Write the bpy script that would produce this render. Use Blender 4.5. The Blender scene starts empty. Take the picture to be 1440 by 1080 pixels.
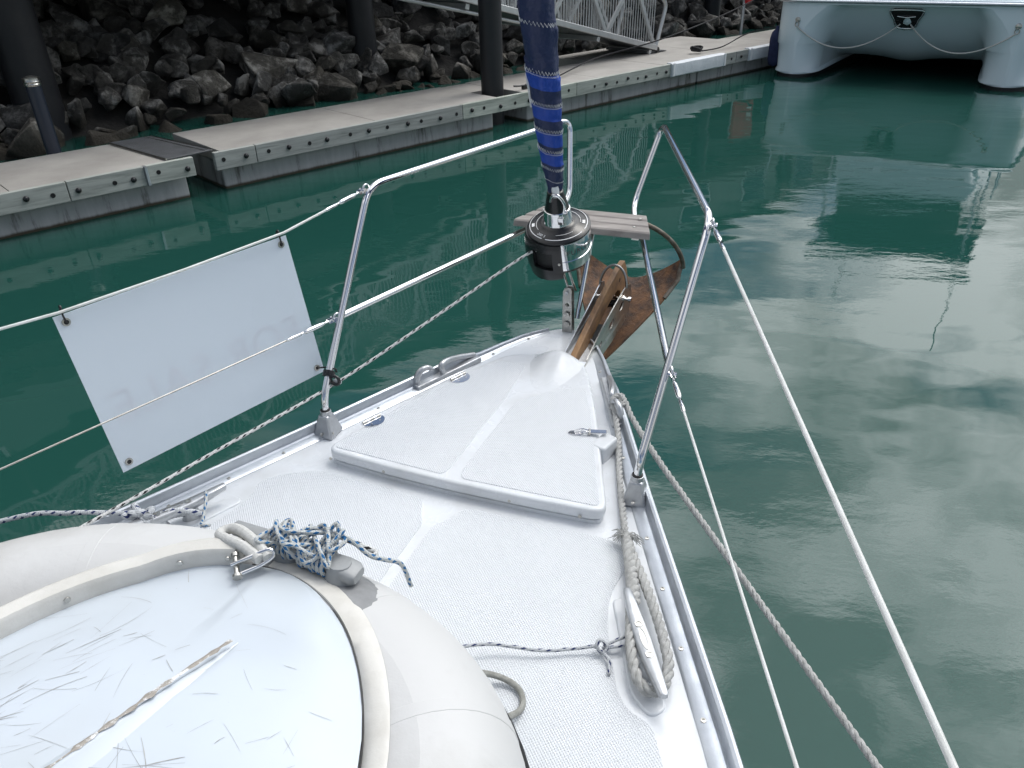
import bpy, math, random
from mathutils import Vector, Matrix, noise
from mathutils.geometry import tessellate_polygon
random.seed(7)
S = bpy.context.scene
C = S.collection

# ------------------------------------------------------------------ camera
CAM_H = 2.7            # above the water; the deck of the boat is 1.2 m above the water
F_PX = 1085.0
PITCH = math.radians(30.30); ROLL = math.radians(1.574)
cd = bpy.data.cameras.new('camera'); cam = bpy.data.objects.new('camera', cd); C.objects.link(cam)
fw = Vector((0, math.cos(PITCH), -math.sin(PITCH))); dn = Vector((0, -math.sin(PITCH), -math.cos(PITCH))); rt = Vector((1, 0, 0))
cxa = rt*math.cos(ROLL) + dn*math.sin(ROLL); cya = rt*math.sin(ROLL) - dn*math.cos(ROLL)
M = Matrix((cxa, cya, -fw)).transposed().to_4x4(); M.translation = (0, 0, CAM_H); cam.matrix_world = M
cd.sensor_fit = 'HORIZONTAL'; cd.sensor_width = 36; cd.lens = F_PX/1440*36; cd.clip_start = .05; cd.clip_end = 3000
S.camera = cam

# ------------------------------------------------------------------ sky and sun
SUN_AZ = math.radians(50)      # from the view direction (+Y) towards +X
SUN_EL = math.radians(63)
sun_dir = Vector((math.sin(SUN_AZ)*math.cos(SUN_EL), math.cos(SUN_AZ)*math.cos(SUN_EL), math.sin(SUN_EL)))
wd = bpy.data.worlds.new('World'); S.world = wd; wd.use_nodes = True
nt = wd.node_tree; nt.nodes.clear()
def N_(tree, typ, **kw):
    n = tree.nodes.new(typ)
    for k, v in kw.items():
        if k == 'op': n.operation = v
        elif k.startswith('i_'): n.inputs[k[2:].replace('_', ' ')].default_value = v
        else: setattr(n, k, v)
    return n
def math_(tree, op, a, b=None, c=None, clamp=False):
    n = tree.nodes.new('ShaderNodeMath'); n.operation = op; n.use_clamp = clamp
    for i, v in enumerate((a, b, c)):
        if v is None: continue
        if isinstance(v, (int, float)): n.inputs[i].default_value = v
        else: tree.links.new(v, n.inputs[i])
    return n.outputs[0]
def ramp_(tree, fac, stops, interp='LINEAR'):
    r = tree.nodes.new('ShaderNodeValToRGB'); r.color_ramp.interpolation = interp
    el = r.color_ramp.elements
    while len(el) < len(stops): el.new(.5)
    for e, (p, c) in zip(el, stops):
        e.position = p; e.color = (c, c, c, 1) if isinstance(c, (int, float)) else (*c, 1)
    tree.links.new(fac, r.inputs[0]); return r.outputs[0]
L = nt.links.new
sky = N_(nt, 'ShaderNodeTexSky', sky_type='NISHITA', sun_disc=False, sun_elevation=SUN_EL, sun_rotation=SUN_AZ, air_density=1.0, dust_density=.6, ozone_density=1.2)
tc = N_(nt, 'ShaderNodeTexCoord'); sep = N_(nt, 'ShaderNodeSeparateXYZ'); L(tc.outputs['Generated'], sep.inputs[0])
zc = math_(nt, 'ADD', math_(nt, 'MAXIMUM', sep.outputs[2], 0.0), .22)
cmb = N_(nt, 'ShaderNodeCombineXYZ'); L(math_(nt, 'DIVIDE', sep.outputs[0], zc), cmb.inputs[0]); L(math_(nt, 'DIVIDE', sep.outputs[1], zc), cmb.inputs[1])
mp = N_(nt, 'ShaderNodeMapping'); mp.inputs['Location'].default_value = (0.4, 5.2, 0); mp.inputs['Rotation'].default_value = (0, 0, .5); mp.inputs['Scale'].default_value = (1.0, 1.25, 1)
L(cmb.outputs[0], mp.inputs[0])
nz = N_(nt, 'ShaderNodeTexNoise', noise_dimensions='2D', i_Scale=.95, i_Detail=10.0, i_Roughness=.6, i_Distortion=.35); L(mp.outputs[0], nz.inputs['Vector'])
cm = ramp_(nt, nz.outputs[0], [(.44, 0.0), (.50, .5), (.57, 1.0)])
nz2 = N_(nt, 'ShaderNodeTexNoise', noise_dimensions='2D', i_Scale=2.1, i_Detail=6.0, i_Roughness=.6); L(mp.outputs[0], nz2.inputs['Vector'])
# clouds are brighter towards the sun that stands behind them
vd = N_(nt, 'ShaderNodeVectorMath', operation='DOT_PRODUCT'); L(tc.outputs['Generated'], vd.inputs[0]); vd.inputs[1].default_value = sun_dir
glow = math_(nt, 'POWER', math_(nt, 'MAXIMUM', vd.outputs['Value'], 0.0), 4.0)
cb = math_(nt, 'ADD', math_(nt, 'MULTIPLY', glow, 72.0), 11.0)
cb = math_(nt, 'MULTIPLY', cb, ramp_(nt, nz2.outputs[0], [(.36, .30), (.58, 1.0)]))
ccol = N_(nt, 'ShaderNodeVectorMath', operation='SCALE'); ccol.inputs[0].default_value = (.97, .985, 1.0); L(cb, ccol.inputs['Scale'])
mix = N_(nt, 'ShaderNodeMix', data_type='RGBA'); L(cm, mix.inputs['Factor']); L(sky.outputs[0], mix.inputs['A']); L(ccol.outputs[0], mix.inputs['B'])
bg = N_(nt, 'ShaderNodeBackground', i_Strength=.078); L(mix.outputs['Result'], bg.inputs[0])
wo = N_(nt, 'ShaderNodeOutputWorld'); L(bg.outputs[0], wo.inputs[0])

sl = bpy.data.lights.new('sun', 'SUN'); sl.energy = .75; sl.angle = math.radians(16); sl.color = (1, .94, .86)
so = bpy.data.objects.new('sun', sl); C.objects.link(so); so.rotation_euler = sun_dir.to_track_quat('Z', 'Y').to_euler(); so.location = sun_dir*60

S.view_settings.view_transform = 'Standard'; S.view_settings.look = 'None'; S.view_settings.gamma = 1; S.view_settings.use_curve_mapping = False
S.view_settings.exposure = 0.08
S.render.resolution_x = 1024; S.render.resolution_y = 768

# ------------------------------------------------------------------ materials
MATS = {}
def newmat(name):
    m = bpy.data.materials.new(name); m.use_nodes = True; t = m.node_tree
    b = t.nodes['Principled BSDF']; MATS[name] = m
    return m, t, b
def pm(name, c1, c2=None, scale=8.0, rough=.5, metal=0.0, bump=0.0, bscale=None, coat=0.0, detail=6.0, stops=(.35, .65), stretch=None, rvar=0.0):
    """plain procedural material: two colours of the thing mixed by noise, fine relief"""
    m, t, b = newmat(name); l = t.links.new
    b.inputs['Roughness'].default_value = rough; b.inputs['Metallic'].default_value = metal
    if coat: b.inputs['Coat Weight'].default_value = coat; b.inputs['Coat Roughness'].default_value = .06
    g = N_(t, 'ShaderNodeNewGeometry'); vec = g.outputs['Position']
    if stretch:
        mpn = N_(t, 'ShaderNodeMapping'); mpn.inputs['Rotation'].default_value = stretch[0]; mpn.inputs['Scale'].default_value = stretch[1]
        mpn.vector_type = 'TEXTURE' if len(stretch) > 2 else 'POINT'
        l(vec, mpn.inputs[0]); vec = mpn.outputs[0]
    if c2 is not None:
        nzn = N_(t, 'ShaderNodeTexNoise', i_Scale=scale, i_Detail=detail, i_Roughness=.62); l(vec, nzn.inputs['Vector'])
        l(ramp_(t, nzn.outputs[0], [(stops[0], c1), (stops[1], c2)]), b.inputs['Base Color'])
        if rvar:
            l(math_(t, 'ADD', math_(t, 'MULTIPLY', nzn.outputs[0], rvar), rough-rvar*.5), b.inputs['Roughness'])
    else: b.inputs['Base Color'].default_value = (*c1, 1)
    if bump:
        nb = N_(t, 'ShaderNodeTexNoise', i_Scale=bscale or scale*3, i_Detail=8.0, i_Roughness=.65); l(vec, nb.inputs['Vector'])
        bn = N_(t, 'ShaderNodeBump', i_Strength=1.0, i_Distance=bump); l(nb.outputs[0], bn.inputs['Height']); l(bn.outputs[0], b.inputs['Normal'])
    return m
BOAT_ROT = math.atan2(.38, .925)
gel = pm('gelcoat_white', (.715, .74, .768), (.57, .58, .585), 4, .28, coat=.25, bump=.0006, bscale=9, stops=(.4, .75), rvar=.15)
gel2 = pm('gelcoat_hull', (.70, .735, .775), None, rough=.2, coat=.4)
chrome = pm('polished_steel', (.78, .78, .79), None, rough=.07, metal=1.0)
steel = pm('dull_steel', (.55, .54, .51), (.42, .41, .38), 30, .3, 1.0, rvar=.2)
alu = pm('anodised_aluminium', (.58, .61, .65), (.48, .51, .55), 14, .38, .85, bump=.0002, bscale=180, rvar=.15)
alu_light = pm('cast_aluminium', (.55, .565, .58), (.46, .47, .485), 40, .36, .75, bump=.0003, bscale=120)
black = pm('black_plastic', (.008, .0085, .010), (.013, .0135, .015), 60, .26, bump=.0003, bscale=300)
rubber = pm('black_rubber', (.012, .012, .013), None, rough=.6)
whitep = pm('white_plastic', (.78, .79, .80), None, rough=.4)
whiteprint = pm('white_print', (.8, .8, .8), None, rough=.5)
redprint = pm('red_print', (.55, .03, .03), None, rough=.5)
wire_mat = pm('coated_wire', (.74, .75, .74), (.62, .63, .6), 25, .35)
wire_steel = pm('wire_rope_steel', (.5, .49, .46), (.4, .38, .34), 60, .38, .9)
pvc = pm('dinghy_fabric', (.58, .58, .575), (.40, .39, .37), 2.6, .5, bump=.0022, bscale=12, stops=(.44, .82))
strake = pm('beige_strake', (.66, .645, .605), (.52, .50, .455), 9, .5, bump=.0008, bscale=60, stops=(.45, .8))
greyp = pm('grey_moulding', (.34, .35, .355), (.27, .28, .285), 20, .42, bump=.0004, bscale=90)
greypad = pm('grey_pad', (.27, .275, .28), (.21, .215, .22), 25, .6, bump=.0004, bscale=120)
teak = pm('weathered_plank', (.36, .33, .31), (.22, .20, .185), 18, .8, bump=.0012, bscale=40, stretch=((0, 0, BOAT_ROT), (.16, 1, 1)))
rust = pm('rusty_fluke', (.21, .105, .05), (.06, .040, .032), 11, .75, bump=.006, bscale=55, stops=(.40, .62), detail=12)
shankm = pm('ochre_shank', (.29, .16, .07), (.09, .05, .032), 16, .62, bump=.0015, bscale=50, stops=(.38, .72), stretch=((0, 0, BOAT_ROT), (1, .22, 1)))
galv = pm('galvanised_bar', (.22, .20, .17), (.11, .085, .06), 30, .55, .5, bump=.001, bscale=80)
concrete = pm('dock_concrete', (.41, .39, .36), (.29, .273, .25), 1.1, .85, bump=.003, bscale=40, stops=(.36, .7), detail=10)
plate_m = pm('grey_checker_plate', (.13, .135, .145), (.09, .095, .1), 5, .5, .3, bump=.003, bscale=120)
pile_m = pm('black_pile_sleeve', (.010, .011, .014), (.020, .020, .022), 2.5, .5, bump=.002, bscale=20, stops=(.4, .75))
postm = pm('navy_post', (.02, .026, .042), None, rough=.35)
galv_al = pm('gangway_aluminium', (.62, .63, .63), (.50, .51, .51), 3, .35, .6, rvar=.2)
redbox = pm('red_panel', (.52, .025, .03), (.38, .02, .025), 8, .45)
padm = pm('white_pad', (.70, .73, .76), (.60, .63, .66), 5, .45, bump=.02, bscale=5, stops=(.3, .8))
navy = pm('navy_cover', (.012, .018, .06), (.02, .028, .085), 14, .85, bump=.004, bscale=30)
catw = pm('cat_gelcoat', (.74, .855, .92), None, rough=.22, coat=.3)
anti = pm('dark_antifoul', (.01, .011, .014), None, rough=.6)
darkglass = pm('dark_glass', (.012, .014, .016), None, rough=.05)
wharf_m = pm('wharf_timber', (.07, .065, .055), (.04, .037, .033), 3, .8, bump=.01, bscale=10)
wall_m = pm('wharf_cladding', (.20, .22, .21), (.27, .29, .28), .8, .75, stretch=((0, 0, 0), (1, 1, .05)))
soil = pm('bank_soil', (.030, .028, .025), (.016, .015, .014), 3, .95, bump=.05, bscale=6)
hoopm = pm('steel_hoop', (.3, .3, .3), None, rough=.3, metal=1.0)
gasket = pm('locker_gasket', (.10, .10, .10), None, rough=.8)
blackrope = pm('black_rope', (.012, .012, .014), (.03, .03, .032), 200, .8)
grabrope = pm('grey_green_rope', (.36, .36, .33), (.26, .26, .235), 60, .85, bump=.002, bscale=300)
whiterope = pm('white_rope', (.62, .62, .60), (.5, .5, .48), 120, .85, bump=.001, bscale=400)
threestrand = pm('three_strand_rope', (.50, .50, .485), (.34, .34, .325), 70, .9, bump=.0012, bscale=500)

def nonskid():
    m, t, b = newmat('nonskid_gelcoat'); l = t.links.new
    g = N_(t, 'ShaderNodeNewGeometry'); mpn = N_(t, 'ShaderNodeMapping'); mpn.inputs['Rotation'].default_value = (0, 0, BOAT_ROT); l(g.outputs['Position'], mpn.inputs[0])
    sp = N_(t, 'ShaderNodeSeparateXYZ'); l(mpn.outputs[0], sp.inputs[0])
    p = 2*math.pi/.0085
    sx = math_(t, 'SINE', math_(t, 'MULTIPLY', sp.outputs[0], p)); sy = math_(t, 'SINE', math_(t, 'MULTIPLY', sp.outputs[1], p))
    h = math_(t, 'ADD', math_(t, 'MULTIPLY', math_(t, 'MULTIPLY', sx, sy), .5), .5)
    bn = N_(t, 'ShaderNodeBump', i_Strength=1.0, i_Distance=.0018); l(h, bn.inputs['Height']); l(bn.outputs[0], b.inputs['Normal'])
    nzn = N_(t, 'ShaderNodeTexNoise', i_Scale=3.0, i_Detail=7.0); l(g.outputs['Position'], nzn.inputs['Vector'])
    # darker colour in the hollows of the pattern, varied by noise
    hollow = math_(t, 'MULTIPLY', ramp_(t, h, [(.08, 1.0), (.42, 0.0)]), ramp_(t, nzn.outputs[0], [(.3, .35), (.7, .75)]))
    mx = N_(t, 'ShaderNodeMix', data_type='RGBA'); l(hollow, mx.inputs['Factor']); mx.inputs['A'].default_value = (.715, .74, .768, 1); mx.inputs['B'].default_value = (.40, .415, .435, 1)
    l(mx.outputs['Result'], b.inputs['Base Color']); b.inputs['Roughness'].default_value = .5
    return m
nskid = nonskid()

def fleck_rope(name, base, fleck, period, frac, turns=2):
    m, t, b = newmat(name); l = t.links.new
    u = N_(t, 'ShaderNodeUVMap'); sp = N_(t, 'ShaderNodeSeparateXYZ'); l(u.outputs[0], sp.inputs[0])
    a = math_(t, 'MULTIPLY', sp.outputs[0], float(turns)); v = math_(t, 'DIVIDE', sp.outputs[1], period)
    f1 = math_(t, 'LESS_THAN', math_(t, 'FRACT', math_(t, 'ADD', v, a)), frac)
    f2 = math_(t, 'LESS_THAN', math_(t, 'FRACT', math_(t, 'SUBTRACT', math_(t, 'MULTIPLY', a, 1.0), math_(t, 'MULTIPLY', v, .5))), .5)
    mask = math_(t, 'MULTIPLY', f1, f2)
    # braid relief
    w1 = math_(t, 'SINE', math_(t, 'MULTIPLY', math_(t, 'ADD', math_(t, 'MULTIPLY', sp.outputs[0], 6.0), math_(t, 'DIVIDE', sp.outputs[1], period*.45)), 6.2832))
    w2 = math_(t, 'SINE', math_(t, 'MULTIPLY', math_(t, 'SUBTRACT', math_(t, 'MULTIPLY', sp.outputs[0], 6.0), math_(t, 'DIVIDE', sp.outputs[1], period*.45)), 6.2832))
    bn = N_(t, 'ShaderNodeBump', i_Strength=1.0, i_Distance=.0007); l(math_(t, 'MULTIPLY', w1, w2), bn.inputs['Height']); l(bn.outputs[0], b.inputs['Normal'])
    mx = N_(t, 'ShaderNodeMix', data_type='RGBA'); l(mask, mx.inputs['Factor']); mx.inputs['A'].default_value = (*base, 1); mx.inputs['B'].default_value = (*fleck, 1)
    l(mx.outputs['Result'], b.inputs['Base Color']); b.inputs['Roughness'].default_value = .8
    return m
rope_black = fleck_rope('black_fleck_rope', (.66, .66, .65), (.012, .012, .014), .034, .42)
rope_blue = fleck_rope('blue_fleck_rope', (.56, .58, .57), (.02, .15, .36), .022, .5)
rope_navy = fleck_rope('navy_fleck_rope', (.58, .60, .62), (.015, .03, .12), .03, .36)

def dinghy_hull_mat():
    m, t, b = newmat('scratched_gelcoat'); l = t.links.new
    g = N_(t, 'ShaderNodeNewGeometry')
    def scr(rot, sc, stretch, thr, seed):
        mpn = N_(t, 'ShaderNodeMapping'); mpn.inputs['Location'].default_value = (seed, seed*.7, 0); mpn.inputs['Rotation'].default_value = (0, 0, rot); mpn.inputs['Scale'].default_value = (stretch, 1, 1)
        l(g.outputs['Position'], mpn.inputs[0])
        n1 = N_(t, 'ShaderNodeTexNoise', i_Scale=sc, i_Detail=2.0, i_Roughness=.5); l(mpn.outputs[0], n1.inputs['Vector'])
        d = math_(t, 'ABSOLUTE', math_(t, 'SUBTRACT', n1.outputs[0], .5))
        line = math_(t, 'LESS_THAN', d, thr)
        n2 = N_(t, 'ShaderNodeTexNoise', i_Scale=sc*1.1, i_Detail=3.0, i_Roughness=.7); mp2 = N_(t, 'ShaderNodeMapping'); mp2.inputs['Location'].default_value = (9+seed, 4, 2); l(mpn.outputs[0], mp2.inputs[0]); l(mp2.outputs[0], n2.inputs['Vector'])
        return math_(t, 'MULTIPLY', line, math_(t, 'GREATER_THAN', n2.outputs[0], .60))
    a = scr(.9, 11, .12, .0035, 1.3)
    tot = math_(t, 'MULTIPLY', a, 0.0)
    # scuffs
    n3 = N_(t, 'ShaderNodeTexNoise', i_Scale=60.0, i_Detail=4.0, i_Roughness=.7); l(g.outputs['Position'], n3.inputs['Vector'])
    tot = math_(t, 'MAXIMUM', tot, math_(t, 'GREATER_THAN', n3.outputs[0], .735))
    n4 = N_(t, 'ShaderNodeTexNoise', i_Scale=2.5, i_Detail=6.0); l(g.outputs['Position'], n4.inputs['Vector'])
    basec = ramp_(t, n4.outputs[0], [(.4, (.58, .635, .695)), (.75, (.52, .56, .59))])
    mx = N_(t, 'ShaderNodeMix', data_type='RGBA'); l(tot, mx.inputs['Factor']); l(basec, mx.inputs['A']); mx.inputs['B'].default_value = (.30, .285, .26, 1)
    l(mx.outputs['Result'], b.inputs['Base Color'])
    l(math_(t, 'ADD', math_(t, 'MULTIPLY', tot, .5), .3), b.inputs['Roughness'])
    return m
dhull = dinghy_hull_mat()
def keel_mat():
    m, t, b = newmat('worn_keel_edge'); l = t.links.new
    g = N_(t, 'ShaderNodeNewGeometry')
    n1 = N_(t, 'ShaderNodeTexNoise', i_Scale=26.0, i_Detail=7.0, i_Roughness=.7); l(g.outputs['Position'], n1.inputs['Vector'])
    l(ramp_(t, n1.outputs[0], [(.44, (.78, .79, .79)), (.50, (.36, .33, .29)), (.7, (.24, .21, .18))]), b.inputs['Base Color']); b.inputs['Roughness'].default_value = .6
    return m
keelm = keel_mat()
scratchm = pm('scratch_grime', (.46, .465, .46), (.24, .23, .215), 14, .7, stops=(.42, .66))
def sign_mat():
    m, t, b = newmat('translucent_board'); l = t.links.new
    b.inputs['Base Color'].default_value = (.83, .90, .97, 1); b.inputs['Roughness'].default_value = .42
    tr = N_(t, 'ShaderNodeBsdfTranslucent'); tr.inputs[0].default_value = (.88, .91, .94, 1)
    ms = N_(t, 'ShaderNodeMixShader'); ms.inputs[0].default_value = .40
    l(b.outputs[0], ms.inputs[1]); l(tr.outputs[0], ms.inputs[2]); l(ms.outputs[0], t.nodes['Material Output'].inputs[0])
    return m
signm = sign_mat()
def sail_mat():
    m, t, b = newmat('sail_cover_cloth'); l = t.links.new
    u = N_(t, 'ShaderNodeUVMap'); sp = N_(t, 'ShaderNodeSeparateXYZ'); l(u.outputs[0], sp.inputs[0])
    z0, z1 = .6, 1.4
    nav, roy = (.012, .022, .080), (.010, .055, .36)
    st = [(0, nav)]
    for a, c in ((.785, .832), (.858, .908), (.952, .999), (1.055, 1.104)):
        st += [((a-z0)/(z1-z0), roy), ((c-z0)/(z1-z0), nav)]
    fac = math_(t, 'DIVIDE', math_(t, 'SUBTRACT', sp.outputs[1], z0), z1-z0, clamp=True)
    l(ramp_(t, fac, st, 'CONSTANT'), b.inputs['Base Color']); b.inputs['Roughness'].default_value = .55
    g = N_(t, 'ShaderNodeNewGeometry')
    n1 = N_(t, 'ShaderNodeTexNoise', i_Scale=16.0, i_Detail=5.0); l(g.outputs['Position'], n1.inputs['Vector'])
    bn = N_(t, 'ShaderNodeBump', i_Strength=1.0, i_Distance=.022); l(n1.outputs[0], bn.inputs['Height']); l(bn.outputs[0], b.inputs['Normal'])
    return m
sailm = sail_mat()
def timber_mat(name, c1, c2):
    m, t, b = newmat(name); l = t.links.new
    g = N_(t, 'ShaderNodeNewGeometry'); oi = N_(t, 'ShaderNodeObjectInfo')
    mpn = N_(t, 'ShaderNodeMapping'); mpn.inputs['Rotation'].default_value = (0, 0, -math.atan2(.67, .74)); l(g.outputs['Position'], mpn.inputs[0])
    mp2 = N_(t, 'ShaderNodeMapping'); mp2.inputs['Scale'].default_value = (.12, 1, 1.6); l(mpn.outputs[0], mp2.inputs[0])
    n1 = N_(t, 'ShaderNodeTexNoise', i_Scale=12.0, i_Detail=7.0, i_Roughness=.65, i_Distortion=.6); l(mp2.outputs[0], n1.inputs['Vector'])
    hs = N_(t, 'ShaderNodeHueSaturation'); l(ramp_(t, n1.outputs[0], [(.33, c2), (.6, c1)]), hs.inputs['Color'])
    l(math_(t, 'ADD', math_(t, 'MULTIPLY', oi.outputs['Random'], .35), .82), hs.inputs['Value'])
    l(math_(t, 'ADD', math_(t, 'MULTIPLY', oi.outputs['Random'], .9), .4), hs.inputs['Saturation'])
    l(hs.outputs[0], b.inputs['Base Color']); b.inputs['Roughness'].default_value = .85
    bn = N_(t, 'ShaderNodeBump', i_Strength=1.0, i_Distance=.004); l(n1.outputs[0], bn.inputs['Height']); l(bn.outputs[0], b.inputs['Normal'])
    return m
timber = timber_mat('treated_timber', (.43, .45, .405), (.25, .27, .24))
def float_mat():
    m, t, b = newmat('float_concrete'); l = t.links.new
    g = N_(t, 'ShaderNodeNewGeometry')
    mp2 = N_(t, 'ShaderNodeMapping'); mp2.inputs['Scale'].default_value = (2.2, 2.2, .35); l(g.outputs['Position'], mp2.inputs[0])
    n1 = N_(t, 'ShaderNodeTexNoise', i_Scale=3.0, i_Detail=8.0, i_Roughness=.7); l(mp2.outputs[0], n1.inputs['Vector'])
    sp = N_(t, 'ShaderNodeSeparateXYZ'); l(g.outputs['Position'], sp.inputs[0])
    streak = ramp_(t, n1.outputs[0], [(.34, (.11, .11, .10)), (.46, (.36, .37, .37)), (.7, (.44, .45, .45))])
    # weed and scum line just above the water
    wl = ramp_(t, math_(t, 'ADD', sp.outputs[2], math_(t, 'MULTIPLY', n1.outputs[0], .03)), [(.035, 1.0), (.062, 0.0)])
    mx = N_(t, 'ShaderNodeMix', data_type='RGBA'); l(wl, mx.inputs['Factor']); l(streak, mx.inputs['A']); mx.inputs['B'].default_value = (.055, .045, .028, 1)
    l(mx.outputs['Result'], b.inputs['Base Color']); b.inputs['Roughness'].default_value = .85
    return m
floatm = float_mat()
def rock_mat():
    m, t, b = newmat('bank_rock'); l = t.links.new
    g = N_(t, 'ShaderNodeNewGeometry'); oi = N_(t, 'ShaderNodeObjectInfo'); tcn = N_(t, 'ShaderNodeTexCoord')
    off = N_(t, 'ShaderNodeVectorMath', operation='ADD'); l(g.outputs['Position'], off.inputs[0])
    n1 = N_(t, 'ShaderNodeTexNoise', i_Scale=2.6, i_Detail=9.0, i_Roughness=.68); l(off.outputs[0], n1.inputs['Vector'])
    base = ramp_(t, n1.outputs[0], [(.33, (.020, .0185, .016)), (.5, (.056, .053, .047)), (.63, (.25, .24, .222))])
    hs = N_(t, 'ShaderNodeHueSaturation'); l(base, hs.inputs['Color'])
    l(math_(t, 'ADD', math_(t, 'MULTIPLY', math_(t, 'POWER', oi.outputs['Random'], 2.0), 1.7), .55), hs.inputs['Value'])
    l(ramp_(t, math_(t, 'FRACT', math_(t, 'MULTIPLY', oi.outputs['Random'], 7.31)), [(.0, .4), (1.0, 1.8)]), hs.inputs['Saturation'])
    sp = N_(t, 'ShaderNodeSeparateXYZ'); l(g.outputs['Position'], sp.inputs[0])
    wet = ramp_(t, math_(t, 'ADD', sp.outputs[2], math_(t, 'MULTIPLY', n1.outputs[0], .25)), [(.22, 1.0), (.5, 0.0)])
    mx = N_(t, 'ShaderNodeMix', data_type='RGBA'); l(wet, mx.inputs['Factor']); l(hs.outputs[0], mx.inputs['A']); mx.inputs['B'].default_value = (.032, .027, .019, 1)
    l(mx.outputs['Result'], b.inputs['Base Color']); b.inputs['Roughness'].default_value = .8
    n2 = N_(t, 'ShaderNodeTexNoise', i_Scale=9.0, i_Detail=10.0, i_Roughness=.7); l(g.outputs['Position'], n2.inputs['Vector'])
    bn = N_(t, 'ShaderNodeBump', i_Strength=1.0, i_Distance=.09); l(n2.outputs[0], bn.inputs['Height']); l(bn.outputs[0], b.inputs['Normal'])
    return m
rockm = rock_mat()
def water_mat():
    m, t, b = newmat('harbour_water'); l = t.links.new
    g = N_(t, 'ShaderNodeNewGeometry')
    b.inputs['Base Color'].default_value = (.0125, .062, .050, 1); b.inputs['Roughness'].default_value = .015; b.inputs['IOR'].default_value = 1.333
    b.inputs['Specular IOR Level'].default_value = .85
    mp1 = N_(t, 'ShaderNodeMapping'); mp1.inputs['Rotation'].default_value = (0, 0, .5); mp1.inputs['Scale'].default_value = (.55, 1.0, 1); l(g.outputs['Position'], mp1.inputs[0])
    n1 = N_(t, 'ShaderNodeTexNoise', i_Scale=4.5, i_Detail=5.0, i_Roughness=.55); l(mp1.outputs[0], n1.inputs['Vector'])
    n2 = N_(t, 'ShaderNodeTexNoise', i_Scale=1.1, i_Detail=2.0, i_Roughness=.5); l(mp1.outputs[0], n2.inputs['Vector'])
    n3 = N_(t, 'ShaderNodeTexNoise', i_Scale=.35, i_Detail=3.0); l(g.outputs['Position'], n3.inputs['Vector'])
    patch = ramp_(t, n3.outputs[0], [(.40, .03), (.64, 1.0)])
    h = math_(t, 'ADD', math_(t, 'MULTIPLY', math_(t, 'MULTIPLY', n1.outputs[0], patch), .0040), math_(t, 'MULTIPLY', n2.outputs[0], .012))
    bn = N_(t, 'ShaderNodeBump', i_Strength=1.0, i_Distance=1.0); l(h, bn.inputs['Height']); l(bn.outputs[0], b.inputs['Normal'])
    return m
waterm = water_mat()

# ------------------------------------------------------------------ geometry helpers
WLOC = {}
def setw(o, loc, parent):
    WLOC[o] = Vector(loc)
    if parent: o.parent = parent; o.location = WLOC[o]-WLOC[parent]
    else: o.location = loc
def thing(name, label, cat, loc, group=None, parent=None):
    o = bpy.data.objects.new(name, None); o.empty_display_size = .2; C.objects.link(o); setw(o, loc, parent)
    if label: o['label'] = label
    if cat: o['category'] = cat
    if group: o['group'] = group
    return o
def obj(name, geo, mat, parent=None, smooth=None, bevel=None, label=None, cat=None, group=None, kind=None):
    """geo = (verts, faces[, uvs per vertex]) in world metres -> one mesh object, origin at its own base"""
    V, F = geo[0], geo[1]; UV = geo[2] if len(geo) > 2 else None
    xs = [v[0] for v in V]; ys = [v[1] for v in V]; zs = [v[2] for v in V]
    o3 = Vector(((min(xs)+max(xs))/2, (min(ys)+max(ys))/2, min(zs)))
    me = bpy.data.meshes.new(name); me.from_pydata([(v[0]-o3.x, v[1]-o3.y, v[2]-o3.z) for v in V], [], F)
    if UV:
        ul = me.uv_layers.new(name='UVMap')
        for lp in me.loops: ul.data[lp.index].uv = UV[lp.vertex_index]
    me.materials.append(mat); me.update()
    if smooth is not None:
        me.polygons.foreach_set('use_smooth', [True]*len(me.polygons))
        if smooth < 180: me.set_sharp_from_angle(angle=math.radians(smooth))
    o = bpy.data.objects.new(name, me); C.objects.link(o); setw(o, o3, parent)
    if bevel:
        md = o.modifiers.new('bevel', 'BEVEL'); md.width = bevel[0]; md.segments = bevel[1]; md.limit_method = 'ANGLE'; md.angle_limit = math.radians(35)
    if label: o['label'] = label
    if cat: o['category'] = cat
    if group: o['group'] = group
    if kind: o['kind'] = kind
    return o
def join(*gs):
    V = []; F = []; U = []; hasuv = all(len(g) > 2 for g in gs)
    for g in gs:
        k = len(V); V += list(g[0]); F += [tuple(i+k for i in f) for f in g[1]]
        if hasuv: U += list(g[2])
    return (V, F, U) if hasuv else (V, F)
def box(c, sx, sy, sz, ax=None):
    """box centred at c; ax = (X, Y, Z) unit axes"""
    X, Y, Z = ax or (Vector((1, 0, 0)), Vector((0, 1, 0)), Vector((0, 0, 1))); c = Vector(c)
    V = [c + X*sx*.5*a + Y*sy*.5*b + Z*sz*.5*d for a in (-1, 1) for b in (-1, 1) for d in (-1, 1)]
    return V, [(0, 1, 3, 2), (4, 6, 7, 5), (0, 4, 5, 1), (2, 3, 7, 6), (0, 2, 6, 4), (1, 5, 7, 3)]
def prism(bot, top):
    n = len(bot); V = [Vector(p) for p in bot]+[Vector(p) for p in top]
    F = [tuple(reversed(range(n))), tuple(range(n, 2*n))]+[(i, (i+1) % n, n+(i+1) % n, n+i) for i in range(n)]
    return V, F
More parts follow.
